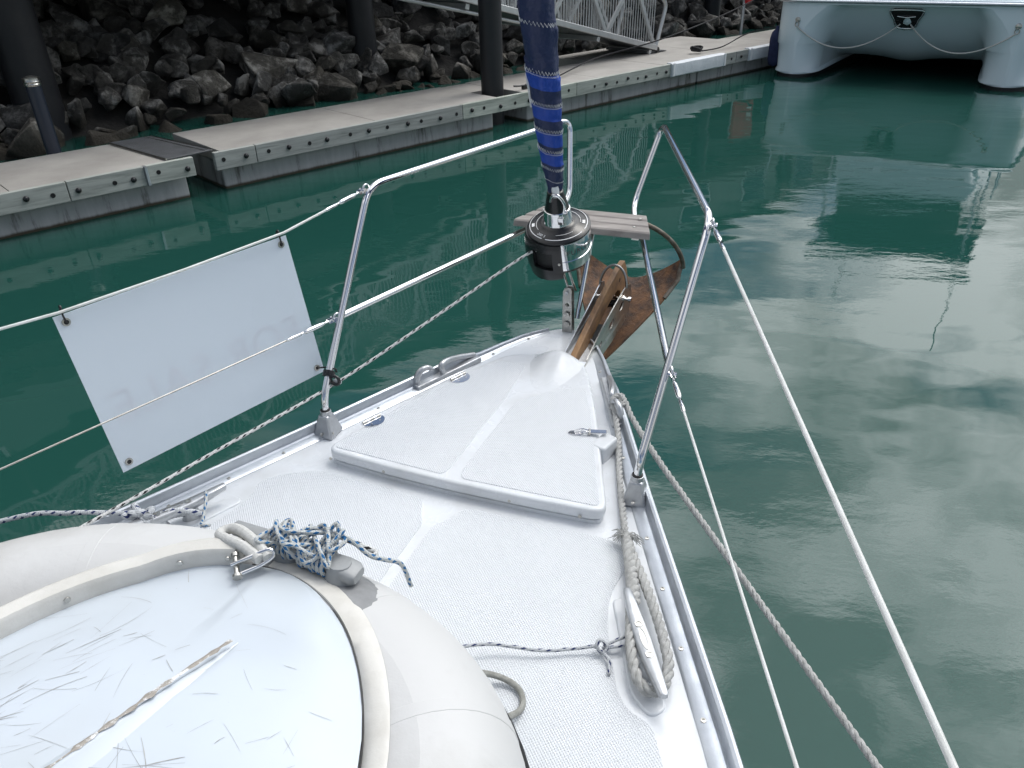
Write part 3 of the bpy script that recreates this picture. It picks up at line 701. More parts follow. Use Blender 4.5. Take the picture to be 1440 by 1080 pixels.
# upper works
obj('cabin', prism([K(x, y, 1.46) for x, y in ((-1.9, 3.4), (1.9, 3.4), (2.1, 8.5), (-2.1, 8.5))], [K(x, y, 2.75) for x, y in ((-1.6, 4.5), (1.6, 4.5), (1.9, 8.5), (-1.9, 8.5))]), catw, cat, bevel=(.08, 3))
for x in (-1.05, 0, 1.05):
    obj('cabin_window', prism([K(x-.47, 3.66, 1.85), K(x+.47, 3.66, 1.85), K(x+.43, 4.2, 2.5), K(x-.43, 4.2, 2.5)], [K(x-.47, 3.60, 1.85), K(x+.47, 3.60, 1.85), K(x+.43, 4.14, 2.5), K(x-.43, 4.14, 2.5)]), darkglass, cat)
obj('flybridge', prism([K(x, y, 2.76) for x, y in ((-1.7, 4.9), (1.7, 4.9), (1.8, 8.4), (-1.8, 8.4))], [K(x, y, 3.6) for x, y in ((-1.6, 5.1), (1.6, 5.1), (1.8, 8.4), (-1.8, 8.4))]), catw, cat, bevel=(.06, 2))
obj('flybridge_screen', prism([K(x, y, 3.605) for x, y in ((-1.55, 5.2), (1.55, 5.2), (1.7, 8.3), (-1.7, 8.3))], [K(x, y, 5.0) for x, y in ((-1.5, 5.6), (1.5, 5.6), (1.7, 8.3), (-1.7, 8.3))]), darkglass, cat)
obj('hardtop', box(K(0, 6.8, 5.12), 4.1, 4.4, .18, KAX), navy, cat, bevel=(.05, 2))
for x in (-1.8, 1.8):
    for y in (5.0, 8.7): obj('hardtop_post', cyl(K(x, y, 2.8), K(x, y, 5.05), .035, 10), chrome, cat, smooth=40)
for x, h in ((-1.2, 7.4), (1.7, 8.2)): obj('antenna', tube([K(x, 6.5, 5.2), K(x, 6.5, h)], .018, 8), whitep, cat, smooth=60)
for x in (-2.2, 2.2):
    for y in (.35, 1.6, 3.0, 4.6, 6.5): obj('stanchion', cyl(K(x, y, 1.46), K(x, y, 2.1), .013, 8), chrome, cat, smooth=40)
    obj('guard_wire', tube([K(x, .35, 2.1), K(x, 6.5, 2.1)], .006, 6), wire_steel, cat)
    obj('guard_wire', tube([K(x, .35, 1.8), K(x, 6.5, 1.8)], .006, 6), wire_steel, cat)
# navy fender between the catamaran and the dock
fe = thing('fender', 'navy blue fender hanging beside the catamaran\'s left bow', 'fender', K(-HX-.52, .35, .12))
obj('body', lathe([(.02, 0), (.10, .04), (.125, .14), (.125, .55), (.10, .66), (.04, .72), (.03, .78)], K(-HX-.50, .35, .14), n=20), navy, fe, smooth=50)
obj('lanyard', tube([K(-HX-.50, .35, .9), K(-HX-.46, .35, 1.45)], .008, 6), blackrope, fe)
#@@PART3
# ================================================================== THE SAILBOAT'S FOREDECK
boat = thing('sailboat', 'white fibreglass sailboat bow with anchor locker hatch and chrome pulpit', 'sailboat', B(0, 1.5, 0))
BT = [(-6, 1.75), (-2, 1.72), (-1, 1.58), (0, 1.34), (.6, 1.14), (1.06, .955), (1.8, .612), (2.476, .312), (2.66, .222), (2.76, .165), (2.83, .105), (2.88, .05), (2.905, .004)]
def beam_(s): return interp(BT, s)
SS = [-6, -4, -2, -1, -.5, 0, .3, .6, .85, 1.06, 1.3, 1.55, 1.8, 2.1, 2.3, 2.476, 2.66, 2.76, 2.83, 2.88, 2.905]
def camber(t, s): return 0.0
V = []; F = []; nf = 17
for s in SS:
    for j in range(nf):
        f = -1+2*j/(nf-1); t = f*beam_(s); V.append(B(t, s, camber(t, s)))
for i in range(len(SS)-1):
    for j in range(nf-1): F.append((i*nf+j, i*nf+j+1, (i+1)*nf+j+1, (i+1)*nf+j))
obj('deck', (V, F), gel, boat, smooth=60)
V = []; F = []; DP = [0, .03, .2, .45, .7, 1.0, 1.25]
for sg in (-1, 1):
    b0 = len(V)
    for s in SS:
        for d in DP:
            fr_ = d/1.2; ss = s-.6*fr_*max(0, (s+1)/3.9) if s > -1 else s
            V.append(B(sg*beam_(s)*(1-.16*fr_**1.4)*(1-.25*fr_*max(0, (s-1)/1.9)), ss, -.013-d))
    m = len(DP)
    for i in range(len(SS)-1):
        for j in range(m-1):
            q4 = (b0+i*m+j, b0+(i+1)*m+j, b0+(i+1)*m+j+1, b0+i*m+j+1); F.append(q4 if sg < 0 else q4[::-1])
obj('hull', (V, F), gel2, boat, smooth=60)

def rounded(poly, r, k=6):
    P = [Vector((p[0], p[1], 0)) for p in poly]; n = len(P); out = []
    for i in range(n):
        a, b, c = P[i-1], P[i], P[(i+1) % n]; ri = poly[i][2] if len(poly[i]) > 2 else r
        d1, d2 = a-b, c-b; q_ = min(ri, d1.length*.45, d2.length*.45); p1 = b+d1.normalized()*q_; p2 = b+d2.normalized()*q_
        for j in range(k+1):
            t = j/k; out.append(p1*(1-t)**2+b*2*t*(1-t)+p2*t*t)
    return [(p.x, p.y) for p in out]
def slab(poly, z0, z1, cam=False):
    return prism([B(t, s, z0+(camber(t, s) if cam else 0)) for t, s in poly], [B(t, s, z1+(camber(t, s) if cam else 0)) for t, s in poly])
def inset(poly, d):
    n = len(poly); cx_ = sum(p[0] for p in poly)/n; cy_ = sum(p[1] for p in poly)/n; out = []
    for i in range(n):
        a, c = Vector(poly[i-1]), Vector(poly[(i+1) % n]); e = (c-a)
        nn = Vector((-e.y, e.x)).normalized(); p = Vector(poly[i])
        if nn.dot(Vector((cx_, cy_))-p) < 0: nn = -nn
        out.append(tuple(p+nn*d))
    return out
# nonskid panels on the deck
rpan = rounded([(.016, .2), (.016, 1.525, .02), (.045, 1.565, .03), (.075, 1.635, .02), (.20, 1.640), (.53, 1.648, .05), (.60, 1.600, .03), (.575, 1.44, .05), (.60, 1.33, .05), (.668, 1.165, .05), (.705, 1.118, .04), (.765, 1.100, .05), (.83, .97, .05), (1.12, .2)], .04)
lpan = rounded([(-.016, .2), (-1.12, .2), (-.83, .97, .05), (-.765, 1.100, .05), (-.705, 1.118, .04), (-.668, 1.165, .05), (-.60, 1.33, .05), (-.575, 1.44, .05), (-.61, 1.545, .05), (-.47, 1.645, .05), (-.20, 1.640), (-.07, 1.630, .02), (-.045, 1.575, .03), (-.016, 1.525, .02)], .04)
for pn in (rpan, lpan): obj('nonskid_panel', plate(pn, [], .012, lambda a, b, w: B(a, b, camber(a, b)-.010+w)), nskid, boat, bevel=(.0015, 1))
# raised pads that carry the cleats
for sg in (-1, 1):
    pp = rounded([(sg*.585, 1.43, .03), (sg*.635, 1.445, .02), (sg*.788, 1.15, .03), (sg*.757, 1.115, .03), (sg*.700, 1.16, .04)], .03)
    obj('cleat_pad', slab(pp, -.02, .006), gel, boat, bevel=(.005, 3), smooth=40)

# ---- anchor locker hatch
hp = rounded([(-.462, 1.692, .06), (-.2, 1.676), (0, 1.672), (.25, 1.678), (.50, 1.692, .06), (.305, 2.24, .1), (.205, 2.47, .06), (.165, 2.545, .06), (-.03, 2.54, .05), (-.135, 2.50, .05), (-.275, 2.24, .1)], .05)
hatch = thing('anchor_locker_hatch', None, None, B(0, 2.1, 0), parent=boat)
obj('coaming_lip', slab(inset(hp, .006), -.01, .013), gel, hatch, bevel=(.003, 2))
obj('gasket', slab(inset(hp, .012), .012, .018), gasket, hatch)
obj('lid', slab(hp, .0165, .056), gel, hatch, bevel=(.011, 4), smooth=30)
la = rounded([(-.435, 1.712), (-.030, 1.698), (-.020, 1.74, .03), (-.014, 2.20), (-.03, 2.44), (-.145, 2.435), (-.272, 2.20)], .025)
ra = rounded([(.032, 1.698), (.470, 1.712), (.298, 2.20), (.235, 2.345), (.15, 2.295, .04), (.10, 2.25, .05), (.028, 2.18, .05), (.018, 1.74, .03)], .025)
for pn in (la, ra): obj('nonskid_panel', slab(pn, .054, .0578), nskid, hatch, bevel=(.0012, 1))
# cowl that clears the anchor chain
V = []; F = []; nu, nv = 18, 20
for i in range(nu+1):
    s = 2.255+.285*i/nu; u = i/nu
    hgt = .062*(u**1.5)*(1 if u < .82 else math.sqrt(max(0, 1-((u-.82)/.18)**2))); wdt = .05+.055*min(1, u*1.4)
    for j in range(nv+1):
        f = -1+2*j/nv; V.append(B(.075+.012*(1-u)+f*wdt, s, .0545+hgt*(math.cos(f*math.pi/2)**1.3)))
for i in range(nu):
    for j in range(nv): F.append((i*(nv+1)+j, i*(nv+1)+j+1, (i+1)*(nv+1)+j+1, (i+1)*(nv+1)+j))
obj('chain_cowl', (V, F), gel, hatch, smooth=180)
for t in (-.43, -.23, -.05, .20, .42): obj('screw', lathe([(.0055, 0), (.0055, .003), (.002, .0035)], B(t, 1.679+.02*t*t, .030), -BA, 10), steel, hatch)
def hinge(t, s, ang):
    h = thing('hinge', None, None, B(t, s, .056), parent=hatch)
    d = Vector((math.cos(ang), math.sin(ang))); nrm = Vector((-d.y, d.x))
    def P_(a, b, z): return B(t+d.x*a+nrm.x*b, s+d.y*a+nrm.y*b, z)
    pl = [(.040*math.cos(x), .040*math.sin(x)-.004) for x in [math.pi+math.pi*i/14 for i in range(15)]]
    V, F = plate([(a*1.05, b) for a, b in pl], [circ(-.018, -.022, .004, 8), circ(.018, -.022, .004, 8)], .003, lambda a, b, w: P_(a, b, .0575+w)); obj('leaf', (V, F), chrome, h)
    obj('leaf', prism([P_(-.034, .004, .050), P_(.034, .004, .050), P_(.034, .022, .044), P_(-.034, .022, .044)], [P_(-.034, .004, .060), P_(.034, .004, .060), P_(.034, .022, .050), P_(-.034, .022, .050)]), chrome, h)
    for i in range(5): obj('knuckle', cyl(P_(-.036+i*.0146, .002, .062), P_(-.036+i*.0146+.0136, .002, .062), .0055, 12), chrome if i % 2 else steel, h, smooth=40)
ang = math.atan2(2.256-1.89, -.249+.405)
hinge(-.395, 1.893, ang); hinge(-.238, 2.262, ang)
lt = thing('latch', None, None, B(.34, 2.065, .056), parent=hatch)
lp = lambda a, b, z: B(.335+a*.965+b*-.26, 2.062+a*.26+b*.965, z)
obj('catch_plate', prism([lp(a, b, .0575) for a, b in oval(-.045, 0, .026, .013)], [lp(a, b, .062) for a, b in oval(-.045, 0, .026, .013)]), chrome, lt, bevel=(.001, 1))
obj('hook', tube(catmull([lp(-.05, .004, .066), lp(-.025, .007, .072), lp(.0, .006, .068), lp(.035, .006, .066)], 5), .003, 8), chrome, lt, smooth=60)
obj('hook', tube(catmull([lp(-.05, -.004, .066), lp(-.025, -.007, .072), lp(.0, -.006, .068), lp(.035, -.006, .066)], 5), .003, 8), chrome, lt, smooth=60)
obj('lever', box(lp(.03, 0, .068), .055, .02, .005, (BN*.965+BA*.26, BN*-.26+BA*.965, Z)), chrome, lt, bevel=(.0015, 1))
obj('pivot', cyl(lp(.0, -.013, .066), lp(.0, .013, .066), .005, 10), steel, lt, smooth=40)
lb = rounded([(.352, 2.005), (.405, 1.99), (.43, 2.075), (.378, 2.095)], .012, 4)
obj('latch_block', slab(lb, -.01, .058), gel, boat, bevel=(.008, 3), smooth=40)

# ---- toe rails
def rail(sg):
    P = []; s = -2.0
    while s < 2.86: P.append(s); s += .05 if s > 2.2 else .12
    prof = [(-.060, -.012), (-.060, .002), (-.052, .007), (-.024, .009), (-.0195, .014), (-.0185, .041), (-.016, .046), (-.009, .0485), (-.002, .046), (.0015, .04), (.0025, -.03), (-.01, -.03)]
    V = []; F = []; m = len(prof)
    for s in P:
        e = .01; t0, t1 = beam_(s-e), beam_(s+e); d = Vector((t1-t0, 2*e)).normalized(); nx = Vector((d.y, -d.x))
        hf = interp([(2.40, 1), (2.52, .42), (2.9, .34)], s); wf = interp([(2.3, 1), (2.55, .8), (2.78, .55), (2.88, .25)], s)
        for (e_, z) in prof:
            p = Vector((beam_(s), s))+nx*(e_*wf); V.append(B(sg*max(p.x, .0), p.y, z*hf if z > 0 else z))
    for i in range(len(P)-1):
        for j in range(m): F.append((i*m+j, i*m+(j+1) % m, (i+1)*m+(j+1) % m, (i+1)*m+j))
    F.append(tuple(range(m))); F.append(tuple((len(P)-1)*m+j for j in range(m)))
    r = obj('toe_rail', (V, F), alu, boat, smooth=35)
    s = .45
    while s < 2.8:
        wf = interp([(2.3, 1), (2.55, .8), (2.78, .55)], s)
        obj('screw', lathe([(.0062, -.001), (.0062, .0018), (.003, .0022), (.002, .0004)], B(sg*(beam_(s)-.041*wf), s-.015, .0078*interp([(2.40, 1), (2.52, .42)], s)), Z, 10), steel, r, smooth=30)
        s += .178
rail(-1); rail(1)

# ---- cleats
def cleat(sg):
    c = thing('cleat', None, None, B(sg*.70, 1.28, 0), parent=boat)
    d = Vector((.148, -.268)).normalized(); n_ = Vector((-d.y, d.x))
    def P_(a, b, z): return B(sg*(.703+d.x*a+n_.x*b), 1.272+d.y*a+n_.y*b, z)
    secs = [(-.160, .008, .058, .072), (-.155, .011, .054, .074), (-.10, .016, .044, .070), (-.05, .020, .038, .066), (0, .0215, .038, .066), (.05, .020, .038, .066), (.10, .016, .044, .070), (.155, .011, .054, .074), (.160, .008, .058, .072)]
    V = []; F = []; rn = 12
    for (a, w_, z0, z1) in secs:
        for j in range(rn):
            x = 2*math.pi*j/rn; cx_, sx_ = math.cos(x), math.sin(x)
            V.append(P_(a, .98*w_*math.copysign(abs(cx_)**.5, cx_), (z0+z1)/2+(z1-z0)/2*math.copysign(abs(sx_)**.5, sx_)))
    for i in range(len(secs)-1):
        for j in range(rn): F.append((i*rn+j, i*rn+(j+1) % rn, (i+1)*rn+(j+1) % rn, (i+1)*rn+j))
    F.append(tuple(range(rn))); F.append(tuple((len(secs)-1)*rn+j for j in range(rn)))
    obj('horn', (V, F), alu_light, c, smooth=50)
    for a in (-.045, .045):
        obj('foot', prism([P_(a+x, y, .004) for x, y in oval(0, 0, .03, .022, n=14)], [P_(a+x, y, .042) for x, y in oval(0, 0, .018, .015, n=14)]), alu_light, c, smooth=40)
        obj('bolt', lathe([(.011, 0), (.011, .0015), (.007, .0015), (.006, -.001)], P_(a*1.02, 0, .0662), Z, 6), steel, c)
    obj('oval_mark', plate(oval(0, 0, .032, .0085), [oval(0, 0, .030, .0065)], .0012, lambda a, b, w: P_(a, b, .0662+w)), steel, c)
cleat(1); cleat(-1)

# ---- mooring chocks on the rails
def chock(sg):
    c = thing('chock', None, None, B(sg*.30, 2.36, .02), parent=boat)
    def R_(s, e, z): 
        t0, t1 = beam_(s-.01), beam_(s+.01); d = Vector((t1-t0, .02)).normalized(); p = Vector((beam_(s), s))+Vector((d.y, -d.x))*e; return B(sg*p.x, p.y, z)
    obj('base', prism([R_(s, e, .004) for s, e in ((2.22, -.055), (2.22, .003), (2.52, .003), (2.52, -.05))], [R_(s, e, .022) for s, e in ((2.22, -.05), (2.22, .0), (2.52, .0), (2.52, -.045))]), alu_light, c, bevel=(.004, 2))
    obj('horn', tube(catmull([R_(2.235, -.02, .01), R_(2.238, -.022, .045), R_(2.252, -.026, .068), R_(2.278, -.032, .074), R_(2.296, -.038, .062)], 5), [.013]*8+[.012]*5+[.011]*4+[.010]*4, 10), alu_light, c, smooth=60)
    obj('horn', tube(catmull([R_(2.345, -.036, .01), R_(2.342, -.036, .035), R_(2.335, -.038, .052), R_(2.345, -.036, .064), R_(2.38, -.028, .062), R_(2.44, -.018, .045), R_(2.51, -.014, .024)], 4), .0115, 10), alu_light, c, smooth=60)
chock(-1); chock(1)

# ---- pulpit
PR = .0125
for sg in (-1, 1):
    pr = thing('pulpit_rail', None, None, B(sg*.54, 1.85, 0), parent=boat)
    main = fillet(Bs([(sg*.545, 1.842, .04), (sg*.550, 1.848, .135), (sg*.612, 2.385, .722), (sg*.216, 3.535, .750), (sg*.150, 3.335, .44), (sg*.185, 3.22, .405)]), [0, .05, .075, .07, .06, 0], 8)
    obj('top_rail', tube(main, PR, 14), chrome, pr, smooth=70)
    obj('mid_rail', tube(fillet(Bs([(sg*.176, 3.27, .395), (sg*.262, 3.06, .372), (sg*.580, 2.055, .352)]), .05), PR*.96, 14), chrome, pr, smooth=70)
    # socket
    q_ = [(-.040, -.040), (.040, -.034), (.036, .045), (-.036, .045)]
    obj('socket', prism([B(sg*(.548+a), 1.842+b, .002) for a, b in q_], [B(sg*(.548+a*.5), 1.842+b*.5, .082) for a, b in q_]), alu_light, pr, bevel=(.007, 3), smooth=30)
    obj('socket_sleeve', lathe([(.021, 0), (.019, .02), (.0145, .022)], B(sg*.547, 1.844, .074), (Z*.09+BA*.006), 16), alu_light, pr, smooth=40)
    obj('sleeve_seal', lathe([(.0165, 0), (.0165, .006), (.013, .007)], B(sg*.5475, 1.845, .094), Z, 16), rubber, pr, smooth=40)
    for a, b in ((.035, -.02), (-.035, -.02), (0, -.043)): obj('screw', lathe([(.006, 0), (.006, .006), (.003, .007)], B(sg*(.548+a*.9), 1.842+b*.9, .018), Z-BA*.7, 8), steel, pr)
# bow seat with grooves
prof = []; s0, s1, ns = 3.005, 3.235, 3
zt_, zb_ = .432, .402
for i in range(ns):
    a = s0+(s1-s0)*i/ns; b = s0+(s1-s0)*(i+1)/ns
    prof += [(a+.004, zt_-.006), (a+.012, zt_), (b-.012, zt_), (b-.004, zt_-.006)]
prof = [(s0, zb_)]+prof+[(s1, zb_)]
V = []; F = []; n = len(prof)
for sg in (-1, 1):
    for (s, z) in prof: V.append(B(sg*(.30-.30*(s-s0)), s, z))
F = [tuple(range(n)), tuple(reversed(range(n, 2*n)))]+[(i, n+i, n+(i+1) % n, (i+1) % n) for i in range(n)]
st_ = obj('bow_seat', (V, F), teak, boat, bevel=(.002, 2))
for sg in (-1, 1):
    for s in (3.06, 3.17): obj('bolt', lathe([(.007, 0), (.006, .004), (.002, .005)], B(sg*.22, s, zt_-.001), Z, 10), steel, st_)
    obj('bracket', box(B(sg*.235, 3.1, .394), .03, .16, .006, BAX), steel, st_)
obj('seat_strut', tube(Bs([(.03, 3.12, .40), (.022, 2.96, .10), (.02, 2.93, .04)]), .011, 12), chrome, boat, smooth=60)
# lashing and fairlead on the port leg
fl = thing('fairlead', None, None, B(-.556, 1.905, .19), parent=boat)
axl = (B(-.612, 2.385, .722)-B(-.55, 1.848, .135)).normalized()
cpt = B(-.5575, 1.91, .203)
obj('collar', lathe([(.014, -.012), (.021, -.010), (.021, .010), (.014, .012)], cpt, axl, 16), black, fl, smooth=40)
obj('eye', tube(catmull([cpt+BN*.03-BA*.012+(BN*.018*math.cos(a)+Z*.016*math.sin(a))-Z*.014 for a in [i*math.pi/4 for i in range(8)]], 4, True), .006, 8, closed=True), black, fl, smooth=60)
obj('sheave', lathe([(.014, -.006), (.011, 0), (.014, .006)], cpt+BN*.03-Z*.026, BA, 14), whitep, fl, smooth=40)

# ---- stem fitting and bow roller
sf = thing('stem_fitting', None, None, B(0, 2.88, 0), parent=boat)
V, F = plate([(-.022, 0), (.022, 0), (.019, .19), (.012, .205), (-.012, .205), (-.019, .19)], [circ(0, .04, .008), circ(0, .085, .010), circ(0, .13, .009)], .008, lambda a, b, w: B(a-.005, 2.876-b*.02-w, .0+b)); obj('chainplate', (V, F), steel, sf, bevel=(.0015, 1))
V, F = plate([(-.022, 0), (.022, 0), (.019, .19), (.012, .205), (-.012, .205), (-.019, .19)], [circ(0, .04, .008), circ(0, .085, .010), circ(0, .13, .009)], .008, lambda a, b, w: B(a-.005, 2.905-b*.02-w, .0+b)); obj('chainplate', (V, F), steel, sf, bevel=(.0015, 1))
for z in (.04, .085): obj('nut', lathe([(.014, 0), (.014, .008), (.006, .009)], B(-.005, 2.866-z*.02, z), -BA, 6), steel, sf)
obj('clevis_pin', cyl(B(-.005, 2.855, .185), B(-.005, 2.915, .185), .008, 12), chrome, sf, smooth=40)
br = thing('bow_roller', None, None, B(.105, 2.9, 0), parent=boat)
ch = [(2.545, -.015), (2.62, .018), (2.85, .058), (3.05, .086), (3.15, .100), (3.22, .104), (3.27, .085), (3.295, .035), (3.275, -.025), (3.22, -.062), (3.0, -.082), (2.8, -.075), (2.56, -.04)]
hl = [oval(3.13, .035, .038, .018, .15), oval(2.98, .012, .038, .018, .15), oval(2.82, -.008, .022, .011, .2)]
for t in (.055, .155):
    V, F = plate(ch, hl, .005, lambda a, b, w, t=t: B(t+w+(.012 if t > .1 else -.012)*max(0, (a-2.9))/.35, a, b)); obj('cheek', (V, F), steel if t > .1 else alu, br, bevel=(.001, 1))
obj('channel_floor', prism([B(.06, 2.56, -.025), B(.155, 2.56, -.025), B(.155, 3.1, -.07), B(.06, 3.1, -.07)], [B(.06, 2.56, -.012), B(.155, 2.56, -.012), B(.155, 3.1, -.055), B(.06, 3.1, -.055)]), rubber, br)
obj('roller', lathe([(.032, 0), (.022, .022), (.018, .045), (.022, .068), (.032, .09)], B(.062, 3.20, .010), BN, 18), black, br, smooth=40)
obj('axle', lathe([(.013, 0), (.013, .012), (.007, .012), (.007, -.13)], B(.180, 3.21, .035), BN, 8), chrome, br)
hc = B(.107, 3.20, .105)
obj('hoop', tube([hc+BN*(.062*math.cos(a))+Z*(.095*math.sin(a)-.01)+BA*(.02*math.sin(a)) for a in [math.pi*i/18 for i in range(19)]], .006, 10), hoopm, br, smooth=60)

# ---- stanchions aft (carry the lifelines)
for sg, t, s in ((-1, -1.30, .32), (1, 1.385, -.02)):
    stn = thing('stanchion', None, None, B(t, s, 0), parent=boat)
    obj('pole', cyl(B(t-sg*.08, s, .0), B(t, s, .66), .0125, 12), chrome, stn, smooth=40)
    obj('foot', lathe([(.04, 0), (.038, .01), (.02, .03), (.018, .07)], B(t-sg*.08, s, 0), Z, 16), alu_light, stn, smooth=40)
#@@PART4
# ================================================================== LIFELINES
def lifeline(pts, r, mat, label, tb=True, sleeve=True):
    l_ = thing('lifeline', label, 'lifeline', pts[0], 'lifelines along the boat\'s sides')
    d = (pts[1]-pts[0]).normalized()
    obj('wire', tube([pts[0]+d*.17]+list(pts[1:]), r, 10), mat, l_, smooth=60)
    p = pts[0]
    obj('jaw', join(box(p+d*.018+BN*.006, .035, .003, .014, (d, d.cross(Z).normalized(), d.cross(Z).cross(d).normalized())), box(p+d*.018-BN*.006, .035, .003, .014, (d, d.cross(Z).normalized(), d.cross(Z).cross(d).normalized()))), chrome, l_)
    obj('pin', lathe([(.009, -.012), (.009, -.008), (.005, -.008), (.005, .008), (.009, .008), (.009, .012)], p+d*.008, d.cross(Z).normalized(), 12), chrome, l_, smooth=30)
    obj('welded_eye', tube(catmull([p-d*.008+d*.016*math.cos(a)+Z*.016*math.sin(a) for a in [i*math.pi/4 for i in range(8)]], 4, True), .004, 8, closed=True), chrome, l_, smooth=60)
    obj('threaded_rod', tube([p+d*.03, p+d*.16], .0035, 8), chrome, l_, smooth=60)
    obj('turnbuckle', lathe([(.004, 0), (.0075, .008), (.0085, .02), (.0085, .07), (.0075, .082), (.004, .09)], p+d*.048, d, 14), chrome, l_, smooth=50)
    obj('swage', lathe([(.0045, 0), (.0065, .004), (.006, .055), (.0045, .06)], p+d*.148, d, 12), chrome, l_, smooth=50)
    return l_
lifeline([B(-.618, 2.365, .712), B(-.685, 1.965, .677), B(-.80, 1.63, .662), B(-.922, 1.288, .655), B(-.995, 1.165, .651), B(-1.30, .32, .648)], .0042, wire_mat, 'upper port lifeline carrying the hanging white board')
lifeline([B(-.590, 2.04, .350), B(-.745, 1.56, .345), B(-.93, 1.0, .340), B(-1.27, .32, .335)], .0026, wire_steel, 'thin lower port lifeline passing in front of the white board')
lifeline([B(.622, 2.365, .708), B(1.165, .68, .660), B(1.385, -.02, .645)], .0052, wire_mat, 'thick white upper starboard lifeline over open water')
lifeline([B(.590, 2.04, .348), B(1.03, .875, .322), B(1.35, -.02, .31)], .0036, wire_mat, 'thin white lower starboard lifeline beside the three-strand rope')

# ================================================================== FOR SALE BOARD
sb = thing('for_sale_board', 'plain white back of a for sale board tied to the port lifeline', 'sign', B(-.75, 1.64, .12))
TL, TR, BR, BL = B(-.935, 1.278, .643), B(-.690, 1.978, .663), B(-.632, 1.985, .160), B(-.877, 1.285, .140)
def SB(u, v, w=0):   # u 0..1 forward, v 0..1 up, w outboard
    p = (BL*(1-u)+BR*u)*(1-v)+(TL*(1-u)+TR*u)*v
    nrm = (BR-BL).cross(TL-BL).normalized(); nrm = nrm if nrm.dot(BN) < 0 else -nrm
    return p+nrm*w
nu, nv = 28, 18; V = []; F = []
for w_ in (0, .0025):
    for i in range(nu+1):
        for j in range(nv+1): V.append(SB(i/nu, j/nv, w_))
m = nv+1; q_ = (nu+1)*m
for i in range(nu):
    for j in range(nv):
        a = i*m+j; F.append((a, a+1, a+m+1, a+m)); F.append((q_+a, q_+a+m, q_+a+m+1, q_+a+1))
for i in range(nu): F.append((i*m, i*m+m, q_+i*m+m, q_+i*m)); F.append((i*m+nv, q_+i*m+nv, q_+i*m+m+nv, i*m+m+nv))
for j in range(nv): F.append((j, q_+j, q_+j+1, j+1)); a = nu*m+j; F.append((a, a+1, q_+a+1, q_+a))
obj('board', (V, F), signm, sb, smooth=40)
# print on the outboard face (shows faintly through, reversed)
obj('lettering', text_geo('FOR SALE', .142, lambda x, y: SB(.5-x/.735, .375+y/.50, .0034), 1.08), redprint, sb)
for u, v in ((.035, .955), (.965, .955), (.965, .05), (.035, .05)):
    c_ = SB(u, v); nrm = (SB(u, v, .01)-c_).normalized()
    obj('grommet', lathe([(.0075, -.0035), (.0115, -.003), (.0115, .001), (.0075, .002)], c_, nrm, 16), steel, sb, smooth=40)
    obj('grommet_eye', lathe([(.0068, -.0036), (.0068, -.002)], c_, nrm, 14), black, sb)
for u in (.035, .965):
    a = SB(u, .955, -.006); top = SB(u, 1.03, .001)
    obj('cable_tie', tube(catmull([a, SB(u-.004, 1.0, -.010), top+Z*.008-BN*-.004, SB(u+.004, 1.03, .012), SB(u, .96, .008)], 5), .0028, 6), black, sb, smooth=60)
obj('cable_tie', tube(catmull([SB(.965, .05, -.005), SB(.99, .045, -.018), B(-.545, 1.93, .215), B(-.535, 1.925, .205)], 5), .0035, 6), black, sb, smooth=60)

# ================================================================== FURLER AND SAIL
P0 = B(0, 2.905, .20); FA = (B(0, 2.492, 1.32)-B(0, 2.878, .037)).normalized(); FX = BN.copy(); FY = FA.cross(FX)
DC = B(0, 2.745, .475)
def Fu(a, r, h): return DC+FX*(r*math.cos(a))+FY*(r*math.sin(a))+FA*h       # a=0 starboard, a=90deg forward
fd = thing('furling_drum', 'black and chrome furling drum at the foot of the blue sail', 'furler', DC-FA*.1)
obj('drum', lathe([(.10, -.082), (.1195, -.080), (.1205, -.068), (.1205, -.040), (.1175, -.038), (.1175, -.026), (.1205, -.024), (.1205, .036), (.118, .042)], DC, FA, 64, FX), chrome, fd, smooth=35)
obj('base_cover', lathe([(.02, -.122), (.07, -.118), (.108, -.098), (.119, -.081), (.10, -.08)], DC, FA, 48, FX), black, fd, smooth=35)
obj('top_cover', lathe([(.118, .040), (.1235, .044), (.1235, .052), (.112, .060), (.082, .064), (.070, .072), (.060, .078), (.04, .079)], DC, FA, 64, FX), black, fd, smooth=30)
def arc_strip(r0, r1, a0, a1, h0, h1, n=40):
    V = []; F = []
    for i in range(n+1):
        a = a0+(a1-a0)*i/n; V += [Fu(a, r0, h0), Fu(a, r1, h1)]
    for i in range(n): F.append((2*i, 2*i+2, 2*i+3, 2*i+1))
    return V, F
TAU = 2*math.pi
for a0, a1 in ((-.15, 1.9), (2.2, 4.42), (4.55, 5.95)): obj('white_ring_line', arc_strip(.1095, .1125, a0, a1, .0618, .0606), whiteprint, fd)
for a0, a1 in ((.2, 2.0), (2.5, 3.9), (4.9, 5.7)): obj('white_ring_line', arc_strip(.0845, .0862, a0, a1, .0648, .0646), whiteprint, fd)
for a0 in (3.35, .15): obj('white_tab', arc_strip(.092, .103, a0, a0+.22, .0638, .0624, 8), whiteprint, fd)
obj('size_lettering', text_geo('200 S', .017, lambda x, y: Fu(-math.pi/2-.42+x/.098, .098-y, .0640+y*.09)), whiteprint, fd)
def side(word, size, a_mid, h_mid, mat):
    return obj('side_lettering', text_geo(word, size, lambda x, y: Fu(a_mid+x/.1212, .1213, h_mid+y), 1.2), mat, fd)
side('FURLEX', .030, -.55, -.002, gasket)
obj('neck', lathe([(.058, .078), (.056, .084), (.050, .130), (.047, .132), (.044, .128)], DC, FA, 40, FX), chrome, fd, smooth=35)
obj('neck_sleeve', lathe([(.047, .125), (.043, .145), (.030, .205), (.022, .21)], DC, FA, 32, FX), black, fd, smooth=35)
